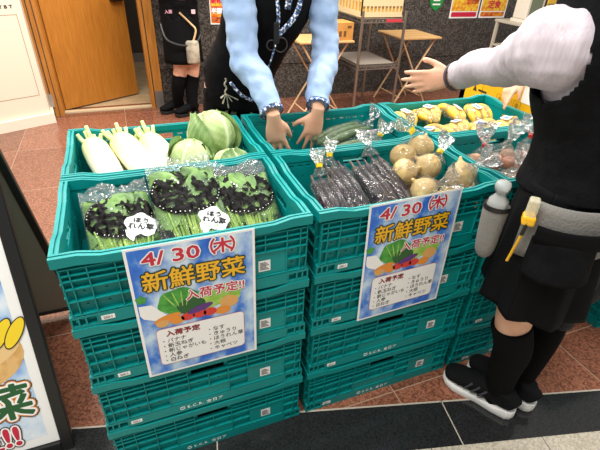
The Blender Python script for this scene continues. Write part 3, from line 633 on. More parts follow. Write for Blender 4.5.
def spinach_bag(loc, rx, rz, label, seed, W=0.19, L=0.345, flip=False, bub=(0.03, 0.12)):
    random.seed(seed); r = root('spinach_bag', label, 'bag of spinach', (0, 0, 0), 'bagged spinach in the front left crate')
    th = 0.026
    def surf(u, v, s, off=0.0):
        x = u * 2 - 1; tv = math.sin(PI * min(1, max(0, (v + .05) / .88))) ** .55 if v < .83 else 0.0
        t = th * max(0, 1 - x * x) ** .55 * tv
        cr = 0.006 * noise.noise(V((x * 4, v * 9, seed))) + 0.004 * noise.noise(V((x * 9, v * 19, seed + 3)))
        top = max(0, (v - .8) / .2)
        return V((x * W / 2 * (1 - .12 * max(0, .25 - v) / .25), v * L, s * (t + off) + cr * (1 + 1.5 * top) + top * .012 * math.sin(x * 5 + seed)))
    mb = MB(); mb.sheet(lambda u, v: surf(u, v, 1, .0022), 40, 60, 0, lambda u, v: v < .80); mb.sheet(lambda u, v: surf(u, v, 1, .0022), 40, 60, 1, lambda u, v: v >= .80); mb.sheet(lambda u, v: surf(u, v, -1, .001), 40, 60)
    mb.build('clear_bag', [SHEETF, TOPF], r, smooth=True)
    mb = MB()
    for k in range(130):                                   # leaves packed in the upper two thirds
        cx = random.uniform(-.42, .42) * W; cy = random.uniform(.36, .80) * L; cz = random.uniform(-.7, .75) * th * (1 - (2 * cx / W) ** 2) ** .5
        ang = random.gauss(0, .5); a = random.uniform(.018, .028); bb = random.uniform(.028, .045)
        X = Matrix.Translation((cx, cy, cz)) @ Matrix.Rotation(ang, 4, 'Z') @ Matrix.Rotation(random.gauss(0, .2), 4, 'X') @ Matrix.Rotation(random.gauss(0, .3), 4, 'Y')
        i0 = len(mb.v)
        mb.sheet(lambda u, v: V(((u - .5) * 2 * a * math.sin(PI * min(.97, v * .9 + .08)) ** .7, (v - .5) * 2 * bb, .004 * math.cos(6 * u + v * 5) + .003 * abs(u - .5))), 6, 8, X=X)
        for i in range(i0, len(mb.v)):
            p = mb.v[i]; x = max(-.95, min(.95, 2 * p.x / W)); lim = th * (1 - x * x) ** .55 * .80 - .001; p.z = max(-lim, min(lim, p.z)); p.x = x * W / 2
            p.y = min(p.y, .84 * L)
    mb.build('spinach_leaves', LEAF, r, smooth=True)
    mb = MB()
    for k in range(46):
        x0 = random.uniform(-.22, .22) * W; x1 = x0 * 1.9 + random.uniform(-.02, .02); z = random.uniform(.2, .95) * th * .80
        mb.tube([(x0, .035 * L, z * .5), ((x0 + x1) / 2, .2 * L, z), (x1, .48 * L, z * .95)], [.0030, .0038, .0026], n=6, sm=3)
    mb.build('spinach_stems', STEM, r, smooth=True)
    # black printed ring with round windows, and a white speech-bubble label
    cx0, cy0, R = 0.5, 0.61, 0.262
    def keep(u, v):
        x = (u - cx0) * W / L; y = (v - cy0) * 1.06
        if flip: x = -x
        d = math.hypot(x, y)
        if d > R: return False
        if d > R - .030: return True
        q = noise.noise(V((x * 13 + y * 5, y * 19 - x * 6, seed * 2.3))) + .4 * noise.noise(V((x * 34, y * 40, seed)))
        return q > -.16
    mb = MB(); mb.sheet(lambda u, v: surf(u, v, 1, .0029), 90, 130, keep=keep); mb.build('printed_ring', PRINT, r, smooth=True)['label'] = 'black printed ring with leaf shaped windows'
    mb = MB()
    for k in range(46):                                    # round white lettering along the ring
        a = k / 46 * 2 * PI
        if (a % PI) < .45 or k % 6 == 5: continue
        rr_ = R - .014; u = cx0 + math.cos(a) * rr_ * L / W; v = cy0 + math.sin(a) * rr_ / 1.06
        du = .0075 * L / W; dv = .0065
        mb.sheet(lambda s, t: surf(u + (s - .5) * du, v + (t - .5) * dv, 1, .0036), 2, 2)
    for (u, v, n_) in ((.40, .70, 3),):
        for k in range(n_):
            mb.sheet(lambda s, t: surf(u + (k - 1.5) * .03 + (s - .5) * .022, v - (k - 1.5) * .03 + (t - .5) * .02, 1, .0032), 2, 2)
    mb.build('ring_lettering', WHITE, r)
    if bub:
        bx_, by_ = bub
        def kb(u, v):
            x = (u - .5) * W - bx_; y = v * L - by_
            a = math.atan2(y, x); q = math.hypot(x / .040, y / .038)
            return q < 1 + .08 * math.sin(5 * a + 1) or (abs(x + .03) < .012 and -.05 < y < -.01 and abs(x + .03) < (.05 + y) * .5)
        mb = MB(); mb.sheet(lambda u, v: surf(u, v, 1, .0034), 110, 170, keep=kb); lb = mb.build('speech_label', BUB, r, smooth=True); lb['label'] = 'white speech bubble label with brush lettering'
        mb = MB(); nrm = surf((bx_ + W / 2) / W, by_ / L, 1, .006)
        X = Matrix.Translation(nrm + V((.0, .002, 0))) @ Matrix.Rotation(-.25, 4, 'Z'); write(mb, 'ほう\nれん草', .021, X, bold=.0009, line=.95)
        for i, p in enumerate(mb.v):
            q = surf(max(0, min(1, (p.x + W / 2) / W)), p.y / L, 1, .0046); mb.v[i] = q
        mb.build('brush_lettering', INK, lb)
    r.location = loc; r.rotation_euler = (rx, 0, rz); return r
spinach_bag((0.158, 0.045, 0.695), 0.36, 0.10, 'leftmost spinach bag on top, white label at its lower right', 3, 0.176, 0.32, bub=(0.045, 0.145))
spinach_bag((0.322, 0.050, 0.714), 0.39, 0.02, 'spinach bag lying on top between two others, label low on its right', 4, 0.188, 0.36, bub=(0.052, 0.105))
spinach_bag((0.470, 0.045, 0.698), 0.38, -0.03, 'spinach bag on top at the right end, without a white label', 5, 0.178, 0.335, flip=True, bub=None)
spinach_bag((0.155, 0.045, 0.655), 0.22, 0.0, 'spinach bag underneath, showing at the left wall of the crate', 6, 0.20, 0.33, bub=None)
spinach_bag((0.425, 0.045, 0.655), 0.22, -0.02, 'spinach bag underneath the two on the right', 8, 0.21, 0.33, bub=None)

EGG = mat('eggplant skin', '140C18', 0.22, col2='2E1C26', scale=15, spec=.35); EGGCAP = mat('eggplant cap', '4C4436', 0.5, col2='3A2A38', scale=30)
def slender(mb, mc, a, b, r0, bend, n=14):
    a, b = V(a), V(b); d = (b - a); mid = (a + b) / 2 + V(bend); L = d.length; e = d.normalized()
    mb.tube([a - e * .002, a + e * .012, a * .7 + b * .3 + V(bend) * .8, mid, a * .3 + b * .7 + V(bend) * .8, b - e * .012, b], [.003, r0 * .7, r0, r0, r0 * .85, r0 * .55, .003], n=n, sm=4)
    if mc is not None: mc.tube([b - e * .020, b - e * .004, b + e * .004, b + e * .03], [r0 * .74, r0 * .62, .005, .004], n=10, sm=2)
def veg_bag(kind, label, cat, group, items, r0, bodym, capm, tail=None, taildir=None, tape=None, seed=0, wobble=.004, partname='vegetable', grow=1.12):
    r = root(kind, label, cat, (0, 0, 0), group); balls = []
    for a, b, bend in items:
        mb = MB(); mc = MB(); slender(mb, mc if capm else None, a, b, r0, bend)
        p = mb.build(partname, bodym, r, smooth=True)
        if capm: mc.build('cap', capm, p, smooth=True)
        for t in (.05, .35, .65, .95): q = V(a).lerp(V(b), t) + V(bend) * (1 if .2 < t < .8 else 0); balls.append((q, r0 * 1.05))
    hull_film('clear_bag', balls, r, grow=grow, wobble=wobble)
    if tail: bag_tail(tail, taildir, r, tape=tape, seed=seed)
    return r
def egg_items(cx, y0, y1, z0, z1, n, dx, slant, lay=.028):
    out = []
    for k in range(n):
        x = cx + (k - (n - 1) / 2) * dx
        out.append(((x, y0, z0), (x + slant, y1, z1), (0, 0, .010)))
    for k in range(n - 1):
        x = cx + (k - (n - 2) / 2) * dx; out.append(((x, y0 + .01, z0 - lay), (x + slant, y1 - .01, z1 - lay), (0, 0, .008)))
    return out
GE = 'bagged eggplants in the front middle crate'
veg_bag('eggplant_bag', 'eggplant bag with yellow tape nearest to the viewer, bulging over its neighbours', 'bag of eggplants', GE, egg_items(.710, .05, .235, .735, .785, 3, .026, .012), .0155, EGG, EGGCAP, (.733, .285, .815), (.02, .5, .8), YTAPE, 1, partname='eggplant', grow=1.06)
veg_bag('eggplant_bag', 'eggplant bag with yellow tape second from the left, standing behind the bulging one', 'bag of eggplants', GE, egg_items(.796, .10, .30, .735, .79, 3, .025, -.002), .015, EGG, EGGCAP, (.795, .345, .818), (.2, .4, .8), YTAPE, 2, partname='eggplant', grow=1.06)
veg_bag('eggplant_bag', 'eggplant bag slanting across in the middle, untied end to the back', 'bag of eggplants', GE, egg_items(.884, .045, .265, .725, .80, 3, .025, -.012), .0155, EGG, EGGCAP, None, None, None, 3, partname='eggplant', grow=1.06)
veg_bag('eggplant_bag', 'eggplant bag beside the onions with a loose clear tuft at its end', 'bag of eggplants', GE, egg_items(.955, .045, .28, .715, .81, 2, .026, -.020), .015, EGG, EGGCAP, (.925, .325, .845), (-.1, .4, .8), None, 4, partname='eggplant', grow=1.06)
veg_bag('eggplant_bag', 'eggplant bag sunk low against the left wall of the crate', 'bag of eggplants', GE, egg_items(.662, .16, .34, .705, .735, 1, .024, .0), .0165, EGG, EGGCAP, None, None, None, 5, partname='eggplant', grow=1.08)
veg_bag('eggplant_bag', 'eggplant bag at the bottom beneath the others', 'bag of eggplants', GE, egg_items(.80, .05, .27, .654, .654, 5, .034, 0, .0), .015, EGG, EGGCAP, None, None, None, 5, partname='eggplant', grow=1.05)

ONI = mat('onion skin', 'E0C98A', 0.35, col2='C8A468', scale=9, detail=5, stretch=(4, 4, .8), lo=.3, hi=.7)
def onion_bag(label, cs, tail, td, tape, seed):
    random.seed(seed); r = root('onion_bag', label, 'bag of onions', (0, 0, 0), 'bagged onions in the front middle crate')
    for c, q in cs:
        mb = MB(); prof = [(.004, -.86), (.2, -.9), (.55, -.8), (.86, -.48), (1, 0), (.9, .42), (.6, .76), (.3, .95), (.14, 1.1), (.10, 1.3), (.05, 1.38)]
        pts = catmull([V((a, bz, 0)) for a, bz in prof], 3)
        X = Matrix.Translation(c) @ Matrix.Rotation(random.uniform(-.9, .9), 4, 'X') @ Matrix.Rotation(random.uniform(-.9, .9), 4, 'Y')
        mb.lathe([(max(p.x, .001) * q, p.y * q * .95) for p in pts], 28, 0, X); mb.build('onion', ONI, r, smooth=True, wob=(.0012, 30))
    hull_film('clear_bag', cs, r, grow=1.05, wobble=.004)
    bag_tail(tail, td, r, tape=tape, seed=seed, size=.055)
    return r
onion_bag('onion bag topmost in the back corner, with a yellow tape', [((1.122, .305, .822), .044), ((1.040, .285, .806), .044), ((1.105, .290, .728), .040)], (1.098, .340, .872), (-.7, .3, .75), YTAPE, 1)
onion_bag('onion bag in the middle of the heap with a yellow tape at its back', [((.998, .205, .792), .043), ((1.082, .200, .802), .043), ((1.035, .200, .715), .038)], (1.138, .225, .838), (.5, .3, .7), YTAPE, 2)
onion_bag('onion bag at the right wall, its clear tail sticking over the rim', [((1.138, .108, .806), .045), ((1.142, .050, .752), .039), ((1.146, .130, .712), .036)], (1.165, .080, .850), (.6, -.1, .5), None, 3)
onion_bag('onion bag low at the front next to the eggplants', [((1.008, .108, .772), .043), ((1.068, .058, .762), .041), ((1.045, .098, .692), .036)], (1.045, .090, .800), (.5, -.6, .35), None, 4)

POT = mat('new potato skin', 'DDB490', 0.5, col2='C9976E', scale=22, bump=.3, bscale=60); CAR = mat('pinkish potato skin', 'DDA080', 0.5, col2='C98466', scale=22, bump=.3, bscale=60)
def potato_bag(label, c, seed, tail, td, tape):
    random.seed(seed); r = root('potato_bag', label, 'bag of potatoes', (0, 0, 0), 'bagged potatoes in the front right crate'); cs = []
    c = V(c)
    for k, off in enumerate(((-.04, 0, .012), (.035, .01, .02), (0, -.04, .015), (.0, .035, -.03), (-.03, -.01, -.06), (.04, -.015, -.058))):
        p = c + V(off) * .88; q = random.uniform(.025, .030); mb = MB()
        a, b_, e_ = random.uniform(.9, 1.2), random.uniform(.85, 1.0), random.uniform(.8, 1)
        mb.sheet(lambda u, v: p + V((math.cos((v - .5) * PI) * math.cos(u * 2 * PI) * a, math.cos((v - .5) * PI) * math.sin(u * 2 * PI) * b_, math.sin((v - .5) * PI) * e_)) * q, 18, 12)
        mb.build('potato', POT if k % 2 else CAR, r, smooth=True, wob=(.003, 25)); cs.append((p, q * 1.05))
    hull_film('clear_bag', cs, r, CLEAR2, grow=1.1, wobble=.006)
    bag_tail(tail, td, r, tape=tape, seed=seed, size=.075, base_r=.04, base_len=.04)
    return r
potato_bag('potato bag with a red tape and flared clear top at the left', (1.325, .270, .735), 1, (1.385, .285, .808), (-.1, .1, .9), RTAPE)
potato_bag('potato bag in the middle of its crate under a crumpled top', (1.465, .265, .740), 2, (1.480, .270, .818), (.2, -.1, .9), None)
potato_bag('potato bag at the back, half hidden by the black vest', (1.605, .270, .742), 3, (1.600, .285, .822), (-.1, .1, .9), RTAPE)
potato_bag('potato bag in the front corner below the vest hem', (1.360, .110, .725), 4, (1.375, .115, .798), (.1, -.1, .9), None)
potato_bag('potato bag at the front under the hem, right of the corner one', (1.510, .110, .730), 5, (1.515, .120, .805), (-.15, .1, .9), None)

CUC = mat('cucumber skin', '3B5A2C', 0.35, col2='5E7C45', scale=30, bump=.3, bscale=90)
GC = 'bagged cucumbers in the back middle crate'
def cuc_items(a, b, n, dx):
    a, b = V(a), V(b); s = (b - a).cross(V((0, 0, 1))).normalized()
    return [(a + s * (k - (n - 1) / 2) * dx, b + s * (k - (n - 1) / 2) * dx, (0, 0, .005 + .004 * (k % 2))) for k in range(n)]
veg_bag('cucumber_bag', 'cucumber bag lying farthest back, pointing to the right end of the crate', 'bag of cucumbers', GC, cuc_items((.875, .615, .745), (1.120, .705, .760), 3, .033), .0175, CUC, None, (1.150, .70, .785), (.5, .15, .7), None, 1, partname='cucumber')
veg_bag('cucumber_bag', 'cucumber bag in front of the farthest one, yellow tape at its right', 'bag of cucumbers', GC, cuc_items((.880, .490, .740), (1.10, .545, .748), 3, .033), .0175, CUC, None, (1.122, .568, .770), (.45, .1, .7), YTAPE, 2, partname='cucumber')
veg_bag('cucumber_bag', 'cucumber bag under the fingers at the left end of the crate', 'bag of cucumbers', GC, cuc_items((.655, .50, .715), (.85, .515, .720), 3, .034), .0175, CUC, None, None, None, None, 3, partname='cucumber')
veg_bag('cucumber_bag', 'cucumber bag at the bottom, under the two at the right', 'bag of cucumbers', GC, cuc_items((.90, .53, .665), (1.13, .63, .665), 6, .031), .0145, CUC, None, None, None, None, 4, partname='cucumber')
veg_bag('cucumber_bag', 'cucumber bag at the bottom of the left end', 'bag of cucumbers', GC, cuc_items((.66, .60, .655), (.86, .62, .655), 5, .031), .0145, CUC, None, None, None, None, 4, partname='cucumber')

BAN = mat('banana peel', 'F2D050', 0.4, col2='E6BC38', scale=18); BTIP = mat('banana stalk', '7A6A28', 0.6)
BLUE = mat('blue sticker', '2F5FB0', 0.4)
def banana_bag(loc, rz, label, seed, group='bagged bananas in the back right crate', flatly=False):
    random.seed(seed); r = root('banana_bag', label, 'bag of bananas', (0, 0, 0), group); balls = []
    for k in range(4):
        off = (k - 1.5) * .030; fan = (k - 1.5) * .10; mb = MB()
        pts = [V((-.078, off * .45, .004)), V((-.06, off * .6, .008)), V((-.03, off * .9, .018)), V((.01, off * 1.05, .022)), V((.05, off * 1.1, .012)), V((.078, off * 1.05, -.004)), V((.086, off, -.008))]
        mb.tube(pts, [.005, .008, .0165, .018, .0165, .008, .004], n=10, sm=3, uph=(0, 0, 1))
        mb.build('banana', BAN, r, smooth=True)
        balls += [(pts[1], .014), (pts[3], .02), (pts[5], .012)]
    mb = MB(); mb.tube([(-.098, 0, .0), (-.086, 0, .003), (-.072, 0, .005)], [(.008, .010), (.010, .017), (.010, .024)], n=10, sm=2); mb.build('stalk', BTIP, r, smooth=True)
    hull_film('clear_bag', balls, r, TOPF, grow=1.08, wobble=.007)
    mb = MB(); X = Matrix.Translation((.012, -.01, .0455)) @ Matrix.Rotation(.3, 4, 'Z')
    mb.rbox((-.024, -.017, 0), (.024, .017, .001), .0004, 0, X); mb.rbox((-.020, -.007, .001), (.020, .007, .0016), .0003, 1, X); mb.build('sticker', [WHITE, BLUE], r)['label'] = 'white sticker with a blue band'
    r.location = loc; r.rotation_euler = (0, 0, rz) if flatly else (random.uniform(-.35, .35), random.uniform(-.22, .22), rz + random.uniform(-.4, .4)); r.scale = (.86, .86, .95); return r
BL = [(1.300, .680, .770, 1.45, 'banana bag in the back left corner of its crate'), (1.425, .685, .778, 1.75, 'banana bag along the back wall left of the hand hole'), (1.555, .680, .772, 1.35, 'banana bag along the back wall right of the hand hole'),
      (1.690, .685, .770, 4.6, 'banana bag in the back corner below the pointing hand'), (1.310, .505, .765, 4.9, 'banana bag in the front left corner behind the rim'), (1.440, .505, .772, 1.50, 'banana bag in the front row, second from the left'),
      (1.570, .500, .768, 4.5, 'banana bag in the front row, third from the left'), (1.705, .505, .762, 1.70, 'banana bag in the front row next to the vest')]
for k, (x, y, z, a, l) in enumerate(BL): banana_bag((x, y, z), a, l, 50 + k)
for k, (x, y, l) in enumerate([(1.33, .505, 'banana bag of the lower layer at the front left'), (1.33, .685, 'banana bag of the lower layer at the back left'), (1.51, .505, 'banana bag of the lower layer at the front middle'),
                               (1.51, .685, 'banana bag of the lower layer at the back middle'), (1.69, .505, 'banana bag of the lower layer at the front right'), (1.69, .685, 'banana bag of the lower layer at the back right')]):
    banana_bag((x, y, .672), 1.57, l, 80 + k, flatly=True)
# ------------------------------------------------------------------ people
def add_head(mb, c, f, upv=(0, 0, 1), s=1.0):
    f = V(f).normalized(); u = V(upv); u = (u - f * u.dot(f)).normalized(); side = f.cross(u)
    X = frame(c, side, f, u)
    def sk(uu, vv):
        la = (vv - .5) * PI; lo = uu * 2 * PI
        x = math.cos(la) * math.cos(lo); y = math.cos(la) * math.sin(lo); z = math.sin(la)
        jaw = max(0, -z)
        return V((x * .076 * (1 - .28 * jaw), y * .094 * (1 - .15 * jaw) + .018 * jaw * (1 if y > 0 else .2), z * .118)) * s
    mb.sheet(sk, 28, 20, X=X)
    mb.tube([X @ V((0, .088 * s, .012 * s)), X @ V((0, .104 * s, -.012 * s)), X @ V((0, .094 * s, -.03 * s))], [.008 * s, .012 * s, .012 * s], n=10, sm=3)     # nose
    mb.tube([X @ V((-.022 * s, .088 * s, -.057 * s)), X @ V((0, .096 * s, -.055 * s)), X @ V((.022 * s, .088 * s, -.057 * s))], [.004, .007, .004], n=8, sm=3)  # lips
    for q in (-1, 1): mb.tube([X @ V((q * .076 * s, -.005 * s, .02 * s)), X @ V((q * .084 * s, -.012 * s, 0)), X @ V((q * .074 * s, -.002 * s, -.028 * s))], [.008, .012, .007], n=8, sm=3)
    return X
def head_extras(r, X, s=1.0, long=False):
    mb = MB()
    for q in (-1, 1):
        e = X @ V((q * .031 * s, .083 * s, .008 * s))
        mb.sheet(lambda u, v: e + V((math.cos((v - .5) * PI) * math.cos(u * 2 * PI), math.cos((v - .5) * PI) * math.sin(u * 2 * PI), math.sin((v - .5) * PI))) * .011 * s, 12, 8, 0)
        e2 = X @ V((q * .031 * s, .0915 * s, .007 * s))
        mb.sheet(lambda u, v: e2 + V((math.cos((v - .5) * PI) * math.cos(u * 2 * PI), math.cos((v - .5) * PI) * math.sin(u * 2 * PI), math.sin((v - .5) * PI))) * .005 * s, 10, 6, 1)
    mb.build('eyes', [WHITE, INK], r, smooth=True)
    mb = MB()
    def hf(u, v):
        la = -.35 + v * (PI / 2 + .35); lo = u * 2 * PI
        x = math.cos(la) * math.cos(lo); y = math.cos(la) * math.sin(lo); z = math.sin(la)
        if y > .35 and z < .55: z = .55 - .0 * y; k = math.sqrt(max(0.05, 1 - z * z)); n_ = math.hypot(x, y) or 1; x, y = x / n_ * k, y / n_ * k
        drop = -.05 if (long and y < .3 and v < .1) else 0
        return X @ (V((x * .085, y * .104 - .004, z * .126 + .004 + drop)) * s)
    mb.sheet(hf, 40, 16)
    mb.build('hair', HAIR, r, smooth=True, wob=(.004, 40))
def add_hand(mb, wrist, d, back, thumb, curl=(.25, .3, .35, .4), s=1.0, spread=.10, tcurl=.3, tout=.75):
    """palm and five fingers; d = along the hand, back = out of its back, thumb = towards the thumb side"""
    d = V(d).normalized(); b = V(back); b = (b - d * b.dot(d)).normalized(); t = b.cross(d)
    if t.dot(V(thumb)) < 0: t = -t
    w = V(wrist)
    mb.tube([w - d * .03 * s, w, w + d * .035 * s, w + d * .075 * s, w + d * .095 * s], [(.026 * s, .020 * s), (.027 * s, .019 * s), (.036 * s, .017 * s), (.040 * s, .015 * s), (.034 * s, .010 * s)], n=16, uph=t, sm=3)
    L = (.076, .085, .079, .061); R = (.0088, .009, .0086, .0076)
    for k in range(4):
        off = (.0285, .0095, -.0095, -.0275)[k]; a = (.5 - k / 3) * spread * 2
        p = w + (d * (.088 - .004 * abs(k - 1.2)) + t * off) * s; q = w + (d * .05 + t * off * .85) * s
        dd = (d + t * a).normalized(); pts = [q, p]; rad = [R[k] * s * .9, R[k] * s * 1.12]; ang = 0
        for j, fr in enumerate((.44, .31, .25)):
            ang += curl[k] * (.8, 1.0, .8)[j]
            p = p + (dd * math.cos(ang) - b * math.sin(ang)) * L[k] * s * fr * 1.05
            pts.append(p); rad.append(R[k] * s * (1.03, .95, .72)[j])
        pts.append(p + (dd * math.cos(ang) - b * math.sin(ang)) * .003 * s); rad.append(R[k] * s * .35)
        mb.tube(pts, rad, n=10, sm=2)
    p0 = w + (d * .012 + t * .014 - b * .006) * s; p1 = w + (d * .040 + t * .040 - b * .010) * s
    dt = (d * (1 - tout * .5) + t * tout - b * .25).normalized(); p2 = p1 + dt * .034 * s; p3 = p2 + (dt * .8 + d * .5 - b * tcurl).normalized() * .028 * s
    mb.tube([p0, p1, p2, p3, p3 + (p3 - p2).normalized() * .003], [.015 * s, .0135 * s, .0105 * s, .009 * s, .003], n=10, sm=3)
    # knuckles
    for k in range(4):
        off = (.0285, .0095, -.0095, -.0275)[k]; p = w + (d * .086 + t * off + b * .006) * s
        mb.tube([p - d * .008 * s, p, p + d * .008 * s], [.004, .007 * s, .004], n=8)
def limb(mb, pts, rad, **k): mb.tube(pts, rad, n=18, sm=5, **k)
def shoe(r, heel, d, L=.25, wd=.046, name='shoe', um=None, sm_=None, h=.075, ground=0.0):
    d = V((d[0], d[1], 0)).normalized(); s = V((d.y, -d.x, 0)); X = frame((heel[0], heel[1], ground), s, d, (0, 0, 1))
    prof = [(0.0, .22), (.006, .48), (.018, .68), (.06, .78), (.12, .74), (.17, .92), (.20, .96), (.23, .80), (.245, .5), (.25, .15)]
    pts = [(a * L / .25, q * wd) for a, q in prof]
    out = [(-q, a) for a, q in pts] + [(q, a) for a, q in reversed(pts)]
    n = len(out); mb = MB(); lev = [(.0, .93), (.007, 1.0), (.020, 1.03), (.027, .98)]
    vs = []
    for z, k in lev: vs += [V((x * k, (y - L / 2) * (1 + (k - 1) * .3) + L / 2, z + (.012 * max(0, (y / L - .75) / .25) ** 2 if z < .03 else .008 * max(0, (y / L - .75) / .25) ** 2) + (.008 * max(0, (.2 - y / L) / .2) if z > .02 else 0))) for x, y in out]
    fs = [tuple(range(n - 1, -1, -1)), tuple(range((len(lev) - 1) * n, len(lev) * n))]
    for i in range(len(lev) - 1):
        for k in range(n): fs.append((i * n + k, i * n + (k + 1) % n, (i + 1) * n + (k + 1) % n, (i + 1) * n + k))
    mb.add(vs, fs, 0, X)
    sh = MB()
    sh.tube([X @ V((0, a * L, z)) for a, z in ((.985, .042), (.93, .048), (.78, .054), (.58, .064), (.40, .070), (.2, .066), (.06, .062), (.015, .058))],
            [(wd * q, z) for q, z in ((.3, .012), (.78, .022), (.92, .028), (.84, .036), (.74, .044), (.70, .042), (.60, .036), (.3, .03))], n=20, sm=4, uph=s)
    sh.tube([X @ V((0, .22 * L, .06)), X @ V((0, .20 * L, .085)), X @ V((0, .185 * L, .105))], [.036, .036, .037], n=18, sm=3)
    o = sh.build(name, um, r, smooth=True, remesh=.005)
    sl = mb.build('sole', sm_, o, smooth=False)
    sl['label'] = 'white rubber sole' if sm_ is not BLACK else 'black sole'
    return o, X
def stripes(o, X, side, L, m):
    mb = MB()
    for k in range(3):
        y = .40 * L + k * .026
        mb.tube([X @ V((side * .037, y + .02, .044)), X @ V((side * .041, y + .01, .060)), X @ V((side * .037, y - .004, .084))], [.004, .0045, .004], n=6, sm=3)
    mb.build('side_stripe', m, o, smooth=True)
SHIRT_B = mat('pale blue shirt', '93AFD8', 0.75, col2='A2BCE0', scale=8, bump=.25, bscale=26)
SHIRT_W = mat('white striped shirt', 'CDC4CC', 0.75, col2='BDB2BC', scale=9, lo=.3, hi=.7, stretch=(22, 22, 2), bump=.15, bscale=3)
BLK = mat('black cloth', '08080A', 0.9, col2='0E0E11', scale=30, spec=.15, bump=.25, bscale=120)
BLK2 = mat('black pleated cloth', '08080A', 0.85, spec=.15, bump=.15, bscale=90)
SOCK = mat('black knit sock', '080809', 0.9, spec=.15, bump=.3, bscale=400)
SUEDE = mat('black knit shoe', '0C0D0F', 0.85, spec=.2, bump=.3, bscale=300); SOLE = mat('white rubber', 'E4E4E0', 0.45)
GREYC = mat('grey webbing cloth', '7E7C78', 0.8, bump=.3, bscale=150)
def check_band():
    m = bpy.data.materials.new('blue white woven band'); m.use_nodes = True; nt = m.node_tree; b = nt.nodes['Principled BSDF']; b.inputs['Roughness'].default_value = .7
    tc = nt.nodes.new('ShaderNodeTexCoord'); v = nt.nodes.new('ShaderNodeTexChecker'); v.inputs['Scale'].default_value = 95
    v.inputs['Color1'].default_value = lin('3E6FB8'); v.inputs['Color2'].default_value = lin('EDEFF2')
    v2 = nt.nodes.new('ShaderNodeTexChecker'); v2.inputs['Scale'].default_value = 61; v2.inputs['Color1'].default_value = (1, 1, 1, 1); v2.inputs['Color2'].default_value = (.12, .13, .16, 1)
    mp = nt.nodes.new('ShaderNodeMapping'); mp.inputs['Rotation'].default_value = (.5, .6, .7); nt.links.new(tc.outputs['Object'], mp.inputs[0])
    nt.links.new(mp.outputs[0], v.inputs['Vector']); nt.links.new(mp.outputs[0], v2.inputs['Vector'])
    mx = nt.nodes.new('ShaderNodeMix'); mx.data_type = 'RGBA'; mx.blend_type = 'MULTIPLY'; mx.inputs['Factor'].default_value = 1
    nt.links.new(v.outputs['Color'], mx.inputs['A']); nt.links.new(v2.outputs['Color'], mx.inputs['B']); nt.links.new(mx.outputs['Result'], b.inputs['Base Color']); return m
BAND = check_band()
def ring_band(mb, c, d, r0, w, n=28):
    d = V(d).normalized(); c = V(c); mb.tube([c - d * w, c + d * w], [r0, r0], n=n, caps=False); mb.tube([c - d * w, c + d * w], [r0 - .004, r0 - .004], n=n, caps=False)

# --- the man leaning over the crates from behind
mr_ = root('person', 'person in a pale blue shirt and black vest, both hands in the cucumber crate', 'person', (0.68, 1.10, 0))
RS, RE, RW = V((.640, .92, 1.30)), V((.655, .80, 1.035)), V((.688, .618, .876))
LS, LE, LW = V((1.005, .97, 1.29)), V((.985, .86, 1.02)), V((.886, .668, .868))
mb = MB()
mb.tube([(.68, 1.11, .80), (.69, 1.09, .92), (.735, 1.05, 1.05), (.785, .99, 1.20), (.80, .95, 1.32), (.80, .92, 1.37)], [(.132, .09), (.132, .095), (.130, .10), (.15, .11), (.15, .08), (.06, .055)], n=24, sm=5, uph=(1, 0, 0))
limb(mb, [(.80, .93, 1.34), (.798, .90, 1.41), (.79, .86, 1.46)], [.056, .054, .056]); MX = add_head(mb, (.79, .80, 1.515), (-.1, -.75, -.66))
for S, E, W_ in ((RS, RE, RW), (LS, LE, LW)):
    limb(mb, [V((.80, .96, 1.30)).lerp(S, .6), S, S.lerp(E, .5), E, E.lerp(W_, .5), W_], [.045, .042, .036, .028, .028, .025])
add_hand(mb, RW + V((.002, -.01, -.02)), (.16, .12, -.97), (-.30, -.95, .0), (1, 0, 0), (.06, .03, .03, .05), s=.97, spread=.30, tcurl=.5, tout=.30)
add_hand(mb, LW + V((-.004, -.01, -.02)), (-.14, .14, -.97), (-.30, -.95, .0), (-1, 0, 0), (.14, .10, .10, .14), s=.96, spread=.26, tcurl=.3, tout=.75)
for q in (-1, 1):
    limb(mb, [(.68 + q * .065, 1.11, .86), (.68 + q * .09, 1.10, .66), (.68 + q * .095, 1.09, .48), (.68 + q * .10, 1.12, .28), (.68 + q * .10, 1.14, .08)], [.08, .075, .055, .052, .036])
    mb.tube([(.68 + q * .10, 1.17, .04), (.68 + q * .105, 1.05, .035), (.68 + q * .11, .95, .03)], [.035, .04, .03], n=14, sm=3)
mb.build('body', SKIN, mr_, smooth=True, remesh=.0048)
head_extras(mr_, MX)
mb = MB()
mb.tube([(.735, 1.05, 1.02), (.785, .99, 1.20), (.80, .955, 1.31), (.80, .93, 1.375)], [(.145, .11), (.162, .122), (.165, .095), (.07, .065)], n=28, sm=5, uph=(1, 0, 0))
for S, E, W_, e in ((RS, RE, RW, V((-.03, .02, -.01))), (LS, LE, LW, V((.03, .02, -.01)))):
    fo = (W_ - E).normalized()
    limb(mb, [V((.80, .965, 1.29)).lerp(S, .5), S, S.lerp(E, .45), E + e * .5, E.lerp(W_, .45), W_ - fo * .055, W_ - fo * .012], [.080, .071, .059, .056, .051, .043, .043])
def crease(p):
    t_ = p.z * 100 + 22 * p.x + 5 * noise.noise(p * 6)
    return .003 * math.sin(t_) * (.3 + noise.noise(p * 8)) + crease1(p)
def crease1(p):   # folds that run around the sleeves
    return .0045 * math.sin(p.z * 70 + 5 * noise.noise(p * 9)) * max(0, noise.noise(p * 6 + V((3, 1, 2)))) + .002 * noise.noise(p * 30)
mb.build('shirt', SHIRT_B, mr_, smooth=True, remesh=.006, wob=(.008, 13), ridge=crease)
mb = MB()
